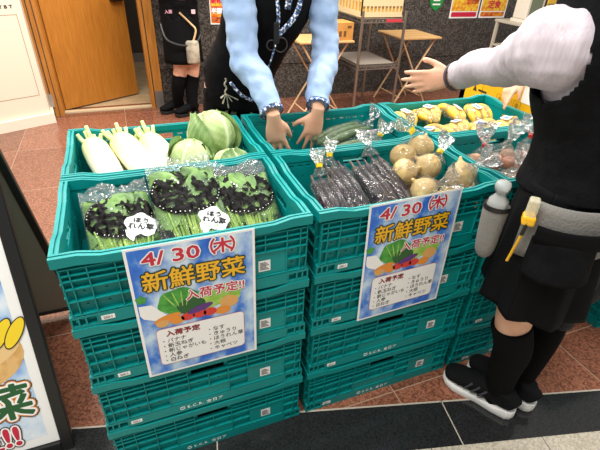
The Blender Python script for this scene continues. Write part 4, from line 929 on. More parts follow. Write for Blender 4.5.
for E, W_ in ((RE, RW), (LE, LW)):
    mb = MB(); fo = (W_ - E).normalized(); ring_band(mb, W_ - fo * .010, fo, .0448, .007)
    mb.build('cuff_band', BAND, mr_, smooth=True)['label'] = 'blue and white checked cuff lining'
mb = MB()
mb.tube([(.675, 1.11, .78), (.69, 1.09, .90), (.735, 1.05, 1.03), (.785, .985, 1.18), (.80, .945, 1.30), (.80, .925, 1.36)], [(.148, .12), (.150, .12), (.150, .12), (.172, .135), (.150, .112), (.085, .078)], n=32, sm=6, uph=(1, 0, 0))
mb.build('vest', BLK, mr_, smooth=True, wob=(.008, 12))
mb = MB()
mb.tube([(.68, 1.11, .94), (.68, 1.11, .86), (.68, 1.11, .78)], [(.142, .11), (.142, .115), (.142, .115)], n=24, sm=3, uph=(1, 0, 0))
for q in (-1, 1): limb(mb, [(.68 + q * .075, 1.11, .84), (.68 + q * .085, 1.10, .66), (.68 + q * .092, 1.09, .48), (.68 + q * .10, 1.12, .28), (.68 + q * .10, 1.135, .06)], [.076, .082, .074, .072, .07])
mb.build('trousers', BLK2, mr_, smooth=True, remesh=.008, wob=(.005, 18))
for q in (-1, 1): shoe(mr_, (.68 + q * .10, 1.20), (q * .05, -1), .27, .05, um=BLK2, sm_=BLACK)
mb = MB()
mb.tube([(.87, .845, 1.30), (.865, .83, 1.22), (.835, .82, 1.16), (.775, .82, 1.105)], [(.010, .003)] * 4, n=8, sm=5)
mb.tube([(.762, .825, 1.30), (.770, .82, 1.22), (.776, .82, 1.17), (.772, .82, 1.115)], [(.007, .003)] * 4, n=8, sm=5)
mb.tube([(.83, .845, 1.30), (.822, .83, 1.24), (.812, .825, 1.19)], [(.012, .004)] * 3, n=8, sm=4)
ly = mb.build('lanyard', BAND, mr_, smooth=True); ly['label'] = 'blue and white woven neck lanyard'
mb = MB(); mb.rbox((.757, .812, 1.075), (.779, .826, 1.15), .005); mb.build('clip', BLACK, ly)
mb = MB()
for cx, R_ in ((.748, .018), (.785, .026)):
    mb.tube([(cx + R_ * math.cos(a * PI / 10), .818, 1.07 + R_ * math.sin(a * PI / 10)) for a in range(21)], .0022, n=6)
mb.build('key_ring', mat('dark steel', '55585A', .35, .8), ly)
mb = MB(); mb.tube([(.765, .818, 1.07), (.745, .83, 1.0), (.72, .85, .93), (.70, .87, .88)], .0035, n=6, sm=4); mb.build('thin_cord', BAND, ly, smooth=True)
# keys and cord at the hip
mb = MB()
hx, hy, hz = .592, .952, .865
mb.tube([(hx + .004 * math.sin(k * 1.2), hy - .008, hz + .06 - k * .006) for k in range(11)], .0035, n=8)
for k in range(5):
    a = -2.5 + k * .5; p = V((hx, hy - .010 - .004 * k, hz)); d = V((math.cos(a), -.1, math.sin(a))); q = p + d * .055
    X = frame(p, d, V((0, -1, 0)), d.cross(V((0, -1, 0)))); l_ = .016 + .007 * (k * 2 % 5); mb.rbox((0, -.0025, -.0015), (l_, .0025, .0015), .0005, 0, X); mb.rbox((l_ - .002, -.007, -.002), (l_ + .014, .007, .002), .0015, 0, X)
mb.build('key_bunch', mat('brass and steel keys', 'D0CAB8', .3, .7), mr_)
mb = MB(); mb.tube([(.615, .955, .905), (.65, .93, .86), (.70, .925, .83)], .007, n=8, sm=4); mb.build('hip_cord', BAND, mr_, smooth=True)

# --- the woman at the right, seen from behind
wf = V((-.406, .914, 0)); wl_ = V((-.914, -.406, 0)); wo = V((1.275, -.150, 0))
ww = root('person', 'person in a white shirt, black vest and black skirt, reaching over the crates', 'person', (1.32, -.15, 0))
P = lambda a, b, z: wo + wl_ * a + wf * b + V((0, 0, z))
wS, wE, wW = V((1.122, -.088, 1.232)), V((1.210, .125, 1.150)), V((1.228, .330, 1.048))
wS2, wE2, wW2 = V((1.40, .03, 1.23)), V((1.54, -.09, 1.02)), V((1.56, -.15, .82))
lk, la_ = V((1.228, -.175, .425)), V((1.278, -.185, .08)); rk, ra = V((1.455, -.13, .41)), V((1.378, -.185, .08))
mb = MB()
mb.tube([P(0, -.01, .76), P(0, -.01, .84), P(.01, .01, .97), P(.03, .05, 1.12), P(.05, .075, 1.25), P(.055, .09, 1.31)], [(.14, .085), (.132, .085), (.098, .078), (.090, .072), (.095, .058), (.05, .045)], n=24, sm=5, uph=wl_)
limb(mb, [P(.05, .09, 1.28), P(.06, .11, 1.35), P(.06, .13, 1.40)], [.048, .046, .05]); WX = add_head(mb, P(.065, .17, 1.465), wf * .93 + V((0, 0, -.35)), s=.95)
for S, E, W_ in ((wS, wE, wW), (wS2, wE2, wW2)): limb(mb, [P(.05, .06, 1.22).lerp(S, .5), S, S.lerp(E, .5), E, E.lerp(W_, .5), W_], [.040, .040, .034, .029, .028, .022])
add_hand(mb, wW + V((-.008, .012, -.004)), V((-.93, .42, -.22)), (-.30, -.92, .12), (0, 0, 1), (.14, .22, .26, .34), s=.94, spread=.14, tcurl=-.1, tout=.55)
add_hand(mb, wW2, V((.05, .1, -1)), (1, 0, .1), (0, 1, 0), (.3, .3, .3, .3), s=.9)
limb(mb, [P(.075, 0, .80), P(.075, -.005, .62), lk, lk.lerp(la_, .4) + V((.012, -.012, 0)), la_], [.083, .072, .054, .054, .034])
limb(mb, [P(-.09, 0, .80), P(-.11, 0, .62), rk, rk.lerp(ra, .4) + V((.01, -.01, 0)), ra], [.083, .072, .054, .054, .034])
ld = V((-.48, .877, 0)); rd = V((-.36, .93, 0))
for a, d in ((la_, ld), (ra, rd)): mb.tube([a + V((0, 0, -.02)) - d * .03, a + d * .05 + V((0, 0, -.03)), a + d * .14 + V((0, 0, -.045))], [.03, .033, .026], n=12, sm=3)
mb.build('body', SKIN, ww, smooth=True, remesh=.0048)
head_extras(ww, WX, .95, True)
mb = MB(); limb(mb, [lk + V((-.002, 0, -.020)), lk.lerp(la_, .35) + V((.012, -.012, 0)), lk.lerp(la_, .7) + V((.005, -.005, 0)), la_ + V((0, 0, -.015)), la_ + ld * .012 + V((0, 0, -.045))], [.061, .060, .052, .044, .044])
mb.build('knee_sock', SOCK, ww, smooth=True)
mb = MB(); limb(mb, [P(-.10, 0, .66), P(-.125, 0, .54), rk, rk.lerp(ra, .4) + V((.01, -.01, 0)), ra + V((0, 0, -.015)), ra + rd * .012 + V((0, 0, -.045))], [.08, .072, .062, .058, .040, .044])
mb.build('knee_sock', SOCK, ww, smooth=True)
o, X = shoe(ww, (1.308, -.262), ld, .266, .050, um=SUEDE, sm_=SOLE); stripes(o, X, -1, .268, mat('dark grey stripe', '3A3C40', .7))
mb = MB()
for k in range(4): y = .50 + k * .06; mb.tube([X @ V((-.018, y * .25, .100 - .012 * k)), X @ V((0, y * .25 + .004, .105 - .012 * k)), X @ V((.018, y * .25, .100 - .012 * k))], .0028, n=6, sm=3)
mb.build('lace', BLACK, o, smooth=True)
shoe(ww, (1.398, -.266), rd, .262, .050, um=SUEDE, sm_=SOLE)
# pleated skirt
mb = MB(); SK = []
nth = 120
def skirt(u, v):
    a = u * 2 * PI; k = v ** .8
    ra_, rb_ = .155 + .045 * k, .110 + .035 * k
    pl = (abs(((a * 9 / PI) % 2) - 1) - .5) * .030 * k
    z = .90 - .375 * v + .012 * math.sin(a + 1)
    p = P(0, 0, 0) + V((.012 * k, -.008 * k, 0)) + wl_ * (math.cos(a) * (ra_ + pl)) + wf * (math.sin(a) * (rb_ + pl)); p.z = z
    p.y = min(p.y, -.006 - .004 * math.cos(a * 9))
    return p
mb.sheet(skirt, nth, 24); mb.build('skirt', BLK2, ww, smooth=True, solid=.003)
# shirt
mb = MB()
mb.tube([P(.015, .02, 1.06), P(.028, .045, 1.13), P(.032, .055, 1.20), P(.040, .065, 1.255), P(.055, .09, 1.32)], [(.100, .092), (.116, .102), (.130, .098), (.118, .084), (.062, .058)], n=24, sm=5, uph=wl_)
fo = (wW - wE).normalized()
limb(mb, [P(.05, .06, 1.20).lerp(wS, .45), wS + V((.004, -.010, -.012)), wS.lerp(wE, .45) + V((0, 0, -.014)), wE + V((0, 0, -.024)), wE.lerp(wW, .5), wW - fo * .045, wW - fo * .004], [.080, .096, .070, .056, .052, .049, .046])
limb(mb, [P(.05, .06, 1.23).lerp(wS2, .5), wS2, wS2.lerp(wE2, .5), wE2, wE2.lerp(wW2, .5), wW2], [.07, .066, .058, .054, .047, .04])
def crease2(p):
    t_ = (p - wE).dot((wW - wS).normalized()); s_ = p.z * 38 + 4 * noise.noise(p * 5)
    return .0035 * math.sin(t_ * 95 + s_) * (.35 + noise.noise(p * 7)) + .007 * math.sin(p.x * 50 + p.z * 75 + 6 * noise.noise(p * 8)) * max(0, noise.noise(p * 6 + V((1, 4, 2)))) + .002 * noise.noise(p * 28)
mb.build('shirt', SHIRT_W, ww, smooth=True, remesh=.006, wob=(.005, 11), ridge=crease2)
mb = MB(); ring_band(mb, wW + fo * .0, fo, .0475, .006); mb.build('cuff_band', mat('dark cuff edge', '4A4450', .7), ww, smooth=True)
# vest: one shell around the body, cut out around the left arm
mb = MB()
mb.tube([P(0, -.005, .885), P(0, 0, .95), P(.012, .015, 1.04), P(.028, .045, 1.13), P(.032, .055, 1.20), P(.040, .065, 1.26), P(.048, .078, 1.305), P(.055, .09, 1.35)],
        [(.154, .138), (.136, .128), (.122, .116), (.132, .118), (.146, .114), (.138, .102), (.108, .088), (.076, .072)], n=96, sm=10, uph=wl_, caps=False)
hc = V((1.112, -.112, 1.200)); hr = (.078, .082, .092)
keep = []
for i, f in enumerate(mb.f):
    c_ = sum((mb.v[j] for j in f), V()) / len(f) - hc
    if (c_.x / hr[0]) ** 2 + (c_.y / hr[1]) ** 2 + (c_.z / hr[2]) ** 2 > 1: keep.append(i)
mb.f = [mb.f[i] for i in keep]; mb.m = [0] * len(mb.f)
for j in {j for f in mb.f for j in f}:           # neat armhole edge
    q = mb.v[j] - hc; k = math.sqrt((q.x / hr[0]) ** 2 + (q.y / hr[1]) ** 2 + (q.z / hr[2]) ** 2)
    if k < 1: mb.v[j] = hc + q / k
mb.build('vest', BLK, ww, smooth=True, solid=.006, wob=(.003, 13))
# belt pouch at the hip
def hip(a, off, z):   # point on the hip, a measured from her left side towards her back
    q = wo + wl_ * (math.cos(a) * (.178 + off)) - wf * (math.sin(a) * (.140 + off)); return V((q.x, q.y, z))
BELT = 0.868
mb = MB(); mb.sheet(lambda u, v: hip(-.28 + 1.78 * u, .012, BELT + .026 - .165 * v * (1 - .25 * u)), 40, 6); pouch = mb.build('belt_pouch', GREYC, ww, smooth=True, solid=.006); pouch['label'] = 'grey and black belt pouch with tools'
mb = MB(); mb.sheet(lambda u, v: hip(-.03 + .93 * u, .018 + .045 * math.sin(PI * u) ** .4 * (.25 + .75 * v), BELT - .062 - .098 * v), 24, 12)
mb.sheet(lambda u, v: hip(-.03 + .93 * u, .018 + .045 * math.sin(PI * u) ** .4 * (1 - v), BELT - .16), 24, 3)
mb.build('pocket', BLK, pouch, smooth=True, solid=.004)
mb = MB(); mb.sheet(lambda u, v: hip(.0 + .88 * u, .030, BELT - .026 - .045 * v), 20, 3); mb.build('pocket_flap', BLK2, pouch, smooth=True, solid=.004)
mb = MB(); mb.tube([hip(1.56, .022, BELT + .02), hip(1.50, .028, BELT - .06), hip(1.20, .046, BELT - .17)], [(.008, .003)] * 3, n=8, sm=4); mb.build('strap', BLACK, pouch)
mb = MB(); mb.rbox((-.014, -.006, -.014), (.014, .006, .014), .004, 0, frame(hip(1.56, .028, BELT + .018), (1, .3, 0), (-.3, 1, 0), (0, 0, 1))); mb.build('buckle', BLACK, pouch)
bc = hip(-.58, .058, 0)
mb = MB(); mb.tube([bc + V((.008, .004, BELT - .175)), bc + V((.004, 0, BELT - .15)), bc + V((0, 0, BELT - .06)), bc + V((0, 0, BELT - .02))], [.018, .026, .0305, .0325], n=22, sm=4, caps=False); mb.build('bottle_holder', GREYC, pouch, smooth=True)
mb = MB(); mb.tube([bc + V((0, 0, BELT - .028)), bc + V((0, 0, BELT - .014))], [.034, .034], n=22, caps=False); mb.build('holder_rim', BLACK, pouch)
mb = MB(); mb.lathe([(.004, -.075), (.020, -.075), (.022, -.06), (.026, .0), (.024, .016), (.013, .03), (.012, .04), (.019, .042), (.020, .058), (.016, .066), (.003, .068)], 22, 0, Matrix.Translation(bc + V((0, 0, BELT - .02))))
btl = tag(mb.build('spray_bottle', film('translucent white plastic', 'E4E8E6', .38, 20, .1, .2), None, smooth=True), 'translucent white bottle standing in the grey holder at the hip', 'bottle')
q = hip(-.14, .036, 0)
mb = MB(); mb.rbox((-.015, -.012, -.03), (.015, .012, .035), .005, 0, frame(q + V((0, 0, BELT + .004)), (.7, .7, 0), (-.7, .7, 0), (0, 0, 1))); mb.rbox((-.018, -.015, -.03), (.018, .015, -.004), .006, 1, frame(q + V((0, 0, BELT + .0)), (.7, .7, 0), (-.7, .7, 0), (0, 0, 1)))
mb.build('marker_tool', [film('clear tool body', 'E8E4C8', .5), mat('yellow plastic', 'F0B81E', .4)], pouch)['label'] = 'clear tool with a yellow end'
mb = MB(); q0 = hip(-.13, .046, BELT - .058); q1 = hip(-.20, .044, BELT - .148); mb.tube([q0, q1], [(.005, .003)] * 2, n=8); mb.build('cutter_handle', mat('yellow cutter', 'F2B824', .4), pouch)
mb = MB(); mb.tube([hip(-.11, .048, BELT - .02), hip(-.13, .048, BELT - .058)], [(.006, .004)] * 2, n=8); mb.build('cutter_body', BLACK, pouch)
# jacket tied at her right side
mb = MB()
for (a, x, zz) in ((0, 1.395, .40), (1, 1.455, .50)):
    mb.tube([(x - .03, -.20, .90), (x - .005, -.225, .72), (x + .02, -.225, .56), (x + .03, -.215, zz - .02)], [(.035, .022), (.042, .026), (.046, .026), (.040, .022)], n=16, sm=6, uph=(1, .2, 0))
mb.build('hanging_jacket', mat('charcoal knit', '1E2024', .9, bump=.3, bscale=200), ww, smooth=True, wob=(.006, 14))['label'] = 'dark jacket sleeves hanging from the waist'

# --- the person walking at the back wall
p3 = root('person', 'person in a black skirt and black knee socks standing by the dark wall', 'person', (.70, 3.32, 0))
mb = MB()
c3 = V((.735, 3.32, 0))
Q = lambda x, y, z: c3 + V((x, y, z))
mb.tube([Q(0, 0, .74), Q(0, 0, .85), Q(0, 0, 1.0), Q(0, 0, 1.18), Q(0, 0, 1.32), Q(0, 0, 1.38)], [(.15, .1), (.15, .1), (.12, .09), (.14, .1), (.14, .08), (.05, .05)], n=20, sm=4, uph=(1, 0, 0))
limb(mb, [Q(0, 0, 1.34), Q(0, .0, 1.42), Q(0, 0, 1.46)], [.05, .047, .05]); X3 = add_head(mb, Q(.01, -.01, 1.54), (.8, -.5, -.1), s=.95)
for q, fx in ((-1, -.10), (1, .05)):
    limb(mb, [Q(q * .07, 0, .78), Q(q * .075, 0, .6), Q(q * .06 + .02, -.01, .46), Q(q * .06 - .01, 0, .28), Q(q * .06 - .03 , .03 - .06 * q, .08)], [.085, .075, .058, .055, .035])
    mb.tube([Q(q * .06 - .02, .03 - .06 * q, .05), Q(q * .06 - .08, .01 - .06 * q, .04)], [.022, .02], n=10)
for q in (-1, 1):
    S = Q(q * .17, 0, 1.30); E = Q(q * .22, -.02, 1.06); W_ = Q(.10 * q, -.22, 1.10)
    limb(mb, [Q(q * .1, 0, 1.3), S, S.lerp(E, .5), E, E.lerp(W_, .5), W_], [.045, .045, .04, .035, .033, .024])
    add_hand(mb, W_, (-q * .3, -.2, -.5), (q, -.4, 0), (0, -1, 0), (.4, .4, .4, .4), s=.9)
mb.build('body', SKIN, p3, smooth=True, remesh=.0065)
head_extras(p3, X3, .95, True)
mb = MB()
for q in (-1, 1): limb(mb, [Q(q * .06 + .012, -.005, .36), Q(q * .06 - .01, 0, .28), Q(q * .06 - .03, .03 - .06 * q, .06)], [.064, .063, .045])
o = mb.build('knee_socks', SOCK, p3, smooth=True)
for q in (-1, 1): shoe(p3, (c3.x + q * .06 + .03, c3.y + .03 - .06 * q + .02), (-.95, -.3), .24, .048, um=BLK2, sm_=BLACK)
mb = MB(); mb.sheet(lambda u, v: Q(math.cos(u * 2 * PI) * (.155 + .01 * v + .008 * v * math.sin(u * 60)), math.sin(u * 2 * PI) * (.12 + .03 * v), .86 - .38 * v), 80, 10); mb.build('skirt', BLK2, p3, smooth=True, solid=.003)
mb = MB(); mb.tube([Q(0, 0, .80), Q(0, 0, .92), Q(0, 0, 1.15), Q(0, 0, 1.31), Q(0, 0, 1.37)], [(.165, .125), (.16, .12), (.165, .125), (.165, .10), (.075, .07)], n=24, sm=5, uph=(1, 0, 0))
for q in (-1, 1): S = Q(q * .17, 0, 1.30); E = Q(q * .22, -.02, 1.06); limb(mb, [Q(q * .1, 0, 1.28), S, S.lerp(E, .6), E], [.07, .068, .06, .055])
mb.build('black_top', BLK, p3, smooth=True, remesh=.008, wob=(.006, 14))
mb = MB(); XT = frame(Q(.045, -.140, .02), (1, -.1, 0), (-.1, -1, 0), (0, 0, 1))
mb.rbox((-.035, 0, .47), (.075, .05, .66), .02, 0, XT); bg = tag(mb.build('shoulder_bag', mat('cream cloth', 'B8AC96', .8, col2='8C8474', scale=14, bump=.4, bscale=30), None, smooth=True), 'cream cloth bag hanging at the side of the black skirt', 'bag')
mb = MB(); mb.tube([XT @ V((.03, .02, .65)), XT @ V((.06, .01, .74)), XT @ V((.02, -.01, .79)), XT @ V((-.06, .0, .87))], .008, n=8, sm=5); mb.build('strap', mat('tan strap', 'C9A878', .6), bg)
mb = MB(); mb.tube([Q(-.17, -.09, .80), Q(-.14, -.15, .69), Q(-.02, -.175, .645), Q(.09, -.17, .66), Q(.15, -.12, .72)], .010, n=8, sm=5); mb.build('black_strap', BLACK, p3)
mb = MB(); write(mb, '入荷', .03, frame(Q(-.10, -.13, .895), (1, 0, 0), (0, 0, 1), (0, -1, 0)), bold=.001); mb.build('chest_print', mat('pink print', 'D8A0B0', .6), p3)
mb = MB(); mb.box((0, 0, 0), (.032, .004, .032), 0, frame(Q(.085, -.126, .88), (1, 0, 0), (0, 1, 0), (0, 0, 1))); mb.build('badge', mat('pale pink badge', 'EBC0C4', .5), p3)

# --- the person whose arm points into the bananas
p4 = root('person', 'person mostly hidden behind the vest, a bare hand pointing down at the bananas', 'person', (2.62, .78, 0))
c4 = V((2.66, .80, 0)); Q4 = lambda x, y, z: c4 + V((x, y, z))
mb = MB()
mb.tube([Q4(0, 0, .74), Q4(0, 0, .85), Q4(0, 0, 1.0), Q4(-.03, 0, 1.15), Q4(-.05, 0, 1.28), Q4(-.06, 0, 1.33)], [(.15, .1), (.15, .1), (.12, .09), (.14, .1), (.14, .08), (.05, .05)], n=20, sm=4, uph=(0, 1, 0))
limb(mb, [Q4(-.06, 0, 1.30), Q4(-.07, 0, 1.37), Q4(-.08, 0, 1.41)], [.05, .047, .05]); X4 = add_head(mb, Q4(-.10, 0, 1.48), (-.9, -.05, -.4), s=.95)
for q in (-1, 1):
    limb(mb, [Q4(0, q * .08, .78), Q4(0, q * .085, .6), Q4(0, q * .085, .46), Q4(.0, q * .085, .28), Q4(.02, q * .085, .08)], [.085, .075, .058, .055, .035])
    mb.tube([Q4(.03, q * .085, .04), Q4(-.06, q * .09, .035), Q4(-.13, q * .095, .028)], [.03, .034, .024], n=10, sm=3)
S = Q4(-.06, -.16, 1.25); E = V((2.20, .63, 1.03)); W_ = V((1.815, .605, .952))
limb(mb, [Q4(-.04, -.08, 1.26), S, S.lerp(E, .5), E, E.lerp(W_, .5), W_], [.045, .045, .04, .033, .027, .020])
add_hand(mb, W_ + V((-.012, 0, -.004)), (-.55, -.06, -.83), (-.6, 0, .7), (0, -1, 0), (.05, .30, .5, .6), s=.86, spread=.04, tcurl=.5, tout=.25)
S = Q4(-.05, .16, 1.25); E = Q4(-.03, .21, 1.0); W2 = Q4(-.10, .2, .78)
limb(mb, [Q4(-.04, .08, 1.26), S, S.lerp(E, .5), E, E.lerp(W2, .5), W2], [.045, .045, .04, .035, .030, .022]); add_hand(mb, W2, (-.2, 0, -1), (0, 1, 0), (-1, 0, 0), (.3, .3, .3, .3), s=.9)
mb.build('body', SKIN, p4, smooth=True, remesh=.0055)
head_extras(p4, X4, .95)
mb = MB(); mb.tube([Q4(0, 0, .80), Q4(0, 0, .95), Q4(-.03, 0, 1.15), Q4(-.05, 0, 1.26), Q4(-.06, 0, 1.32)], [(.165, .12), (.15, .115), (.16, .12), (.16, .10), (.07, .065)], n=24, sm=5, uph=(0, 1, 0))
limb(mb, [Q4(-.04, -.08, 1.25), Q4(-.06, -.16, 1.25), Q4(-.06, -.16, 1.25).lerp(V((2.20, .63, 1.03)), .6)], [.07, .066, .055]); limb(mb, [Q4(-.04, .08, 1.25), Q4(-.05, .16, 1.25), Q4(-.04, .19, 1.1)], [.07, .066, .058])
mb.build('blouse', mat('beige blouse', 'CDBBA4', .8, bump=.2, bscale=30), p4, smooth=True, remesh=.008, wob=(.006, 14))
mb = MB(); mb.tube([Q4(0, 0, .90), Q4(0, 0, .78)], [(.155, .11), (.16, .12)], n=20, uph=(0, 1, 0))
for q in (-1, 1): limb(mb, [Q4(0, q * .075, .84), Q4(0, q * .085, .6), Q4(0, q * .085, .4), Q4(.02, q * .085, .06)], [.095, .085, .075, .065])
mb.build('trousers', BLK2, p4, smooth=True, remesh=.008)
for q in (-1, 1): shoe(p4, (c4.x + .08, c4.y + q * .088), (-1, q * .05), .25, .048, um=BLK2, sm_=BLACK)
# ------------------------------------------------------------------ things at the back
PALEW = mat('pale folding table wood', 'D2A873', 0.45, col2='BE915A', scale=10, stretch=(3, 14, 14)); LEGW = mat('pale wooden leg', 'D6B48C', 0.5, col2='C49C70', scale=14)
CHROME = mat('chromed wire', '9C938A', 0.28, 0.85)
def folding_table(loc, w, d, h, label):
    r = root('folding_table', label, 'folding table', loc, 'small wooden folding tables by the dark wall'); o = V(loc)
    mb = MB(); mb.rbox((0, 0, h - .018), (w, d, h), .004, 0, Matrix.Translation(o))
    for k in range(1, 4): mb.box((.003, d * k / 4 - .001, h - .0002), (w - .003, d * k / 4 + .001, h + .0006), 1, Matrix.Translation(o))
    mb.build('tabletop', [PALEW, mat('table joint', '8A6238', .6)], r)
    for y in (.05, d - .05):
        for a, b in (((.03, 0), (w - .03, h - .02)), ((w - .03, 0), (.03, h - .02))):
            yy = y + (.012 if a[0] < .1 else -.012)
            mb = MB(); mb.tube([o + V((a[0], yy, a[1])), o + V((b[0], yy, b[1]))], [(.011, .008)] * 2, n=8, uph=(0, 1, 0)); mb.build('leg', LEGW, r)
    for x, z in ((.10, .10), (w - .10, .10)):
        mb = MB(); mb.tube([o + V((x, .05, z)), o + V((x, d - .05, z))], .006, n=8); mb.build('crossbar', LEGW, r)
    return r
folding_table((2.745, 2.94, 0), .46, .47, .685, 'wooden folding table right of the wire rack, its top empty')
folding_table((1.62, 2.74, 0), .51, .38, .715, 'wooden folding table behind the blue sleeve, carrying the cardboard box')
CARD = mat('brown cardboard', 'C98F45', 0.7, col2='B67F3A', scale=6)
r = root('cardboard_box', 'small brown cardboard box on the folding table by the sleeve', 'box', (1.99, 2.80, .7155))
mb = MB(); o = V((1.99, 2.80, .7155)); o = V((1.935, 2.76, .7155)); T = Matrix.Translation(o) @ Matrix.Rotation(.08, 4, 'Z')
mb.box((0, 0, 0), (.19, .20, .14), 0, T); mb.build('carton', CARD, r)
mb = MB(); mb.box((-.001, .095, .1405), (.191, .125, .142), 0, T); mb.build('tape', mat('packing tape', 'B98A50', .3), r)
mb = MB(); mb.box((.05, -.0012, .03), (.075, 0, .075), 0, T); mb.box((.095, -.0012, .03), (.12, 0, .075), 0, T); mb.box((.13, -.0012, .095), (.17, 0, .115), 0, T); mb.build('printed_marks', mat('brown print', '6E4420', .7), r)
# wire rack
r = root('wire_rack', 'metal wire rack with two shelves before the dark wall', 'rack', (2.38, 3.0, 0)); o = V((2.172, 2.72, 0)); rw, rdp = .425, .60
for x in (0, rw):
    for y in (0, rdp):
        mb = MB(); mb.tube([o + V((x, y, 0)), o + V((x, y, .95))], .0125, n=12)
        for k in range(36): mb.tube([o + V((x, y, .02 + k * .026)), o + V((x, y, .024 + k * .026))], .0136, n=12)
        mb.build('post', CHROME, r)
for z in (.50, .888):
    mb = MB()
    for dz in (0, -.03):
        for a, b in (((0, 0), (rw, 0)), ((0, rdp), (rw, rdp)), ((0, 0), (0, rdp)), ((rw, 0), (rw, rdp))): mb.tube([o + V((*a, z + dz)), o + V((*b, z + dz))], .005, n=6)
    for k in range(1, 18): mb.tube([o + V((rw * k / 18, 0, z)), o + V((rw * k / 18, rdp, z))], .003, n=5)
    for k in range(12):
        x0, x1 = rw * k / 12, rw * (k + 1) / 12
        for y in (0, rdp): mb.tube([o + V((x0, y, z)), o + V(((x0 + x1) / 2, y, z - .03)), o + V((x1, y, z))], .0025, n=4)
    mb.build('wire_shelf', CHROME, r)
mb = MB(); mb.box((2.20, 2.76, .5055), (2.57, 3.28, .509)); tag(mb.build('shelf_sheet', mat('clear grey sheet', 'A79C90', .25)), 'grey sheet lying on the lower shelf of the wire rack', 'sheet')
mb = MB(); mb.box((2.40, 2.708, .862), (2.56, 2.711, .886)); tag(mb.build('price_strip', mat('red strip', 'C23A44', .5)), 'red strip clipped to the front of the upper rack shelf', 'strip')
r = root('plastic_crate', 'beige plastic crate with a slotted side on top of the wire rack', 'crate', (2.36, 2.95, .896)); BEI = mat('beige plastic', 'DCC498', 0.45); AMB = mat('amber plastic', 'C9A040', 0.3)
T = Matrix.Translation((2.175, 2.76, .896)); mb = MB(); CWd, CDp, CHt = .415, .52, .20
mb.box((0, 0, 0), (CWd, CDp, .012), 0, T)
for x in (0, CWd - .01):
    mb.box((x, 0, .012), (x + .01, CDp, .04), 0, T); mb.box((x, 0, .13), (x + .01, CDp, CHt), 0, T)
    for k in range(9): mb.box((x, k * (CDp - .014) / 8, .04), (x + .01, k * (CDp - .014) / 8 + .014, .13), 0, T)
mb.box((0, CDp - .01, .012), (CWd, CDp, CHt), 0, T); mb.box((0, 0, .012), (CWd, .01, .04), 0, T); mb.box((0, 0, .085), (CWd, .01, CHt), 0, T)
for k in range(12): mb.box((k * (CWd - .014) / 11, 0, .04), (k * (CWd - .014) / 11 + .012, .01, .085), 0, T)
mb.build('shell', BEI, r)
mb = MB(); mb.box((.012, .012, .014), (CWd - .012, CDp - .012, .11), 0, T); mb.build('amber_liner', AMB, r)
# notices on the wall
def notice(name, x0, x1, z0, z1, cols, label, words, grp=None, y=3.568):
    r = root(name, label, 'poster' if name == 'wall_poster' else 'sign', (x0, y, z0), grp); X = frame((x0, y, z0), (1, 0, 0), (0, 0, 1), (0, -1, 0)); w_, h_ = x1 - x0, z1 - z0
    mb = MB(); mb.box((0, 0, 0), (w_, h_, .003), 0, X); mb.build('paper', PAPER, r)
    mb = MB()
    for (a, b, c, d, mi) in cols: flat(mb, rrect(a * w_, b * h_, c * w_, d * h_, .012), .0036 + .0003 * mi, X, mi)
    mb.build('picture', [mat('orange food print', 'E59A22', .45, col2='C24A1E', scale=18), mat('yellow food print', 'F3CE3A', .45, col2='E08A28', scale=25), mat('dark food print', '7C2A1E', .45, col2='D8702A', scale=22), CRIM], r)
    mb = MB()
    for s, u, v, sz, k in words: write(mb, s, sz, X @ Matrix.Translation((u * w_, v * h_, .0052)), k, bold=.0022)
    mb.build('lettering', [CRIM, PAPER, GOLD], r)
    return r
notice('wall_poster', 1.045, 1.215, .742, .99, [(.04, .04, .96, .96, 0), (.1, .62, .9, .93, 1), (.08, .08, .6, .25, 2), (.65, .06, .95, .26, 1)], 'orange food poster on the dark wall beside the blue sleeve', [('新発売', .5, .78, .045, 0), ('半額祭', .5, .45, .05, 1)], 'food posters on the dark wall')
notice('wall_poster', 3.735, 4.125, .765, 1.25, [(.03, .15, .97, .97, 1), (.06, .2, .5, .55, 0), (.52, .3, .95, .6, 2), (.05, .03, .95, .13, 3)], 'left one of two food posters side by side, orange dishes on yellow', [('大盛', .6, .70, .10, 0)], 'food posters on the dark wall')
notice('wall_poster', 4.15, 4.53, .765, 1.25, [(.03, .15, .97, .97, 1), (.05, .17, .95, .42, 0), (.3, .45, .9, .62, 3), (.05, .03, .95, .13, 0)], 'right one of two food posters side by side, pink heading over orange', [('お得', .5, .55, .10, 1), ('定食', .5, .28, .09, 0)], 'food posters on the dark wall')
r = root('shop_sign', 'green shield shaped sign with a white square on the dark wall', 'sign', (3.43, 3.568, .84)); X = frame((3.43, 3.568, .84), (1, 0, 0), (0, 0, 1), (0, -1, 0))
mb = MB(); mb.prism([(.03, .05), (.10, .0), (.17, .05), (.195, .13), (.195, .30), (0, .30), (0, .13)], 0, .006, 0, X); mb.build('board', mat('green sign', '1F8A3E', .4), r)
mb = MB(); mb.box((.055, .10, .006), (.14, .18, .008), 0, X); mb.build('white_square', WHITE, r)
mb = MB(); mb.box((.075, .12, .008), (.12, .165, .009), 0, X); mb.build('green_mark', mat('green mark', '2F9A50', .5), r)
mb = MB(); mb.box((.05, .06, .006), (.15, .075, .0075), 0, X); mb.build('white_line', WHITE, r)
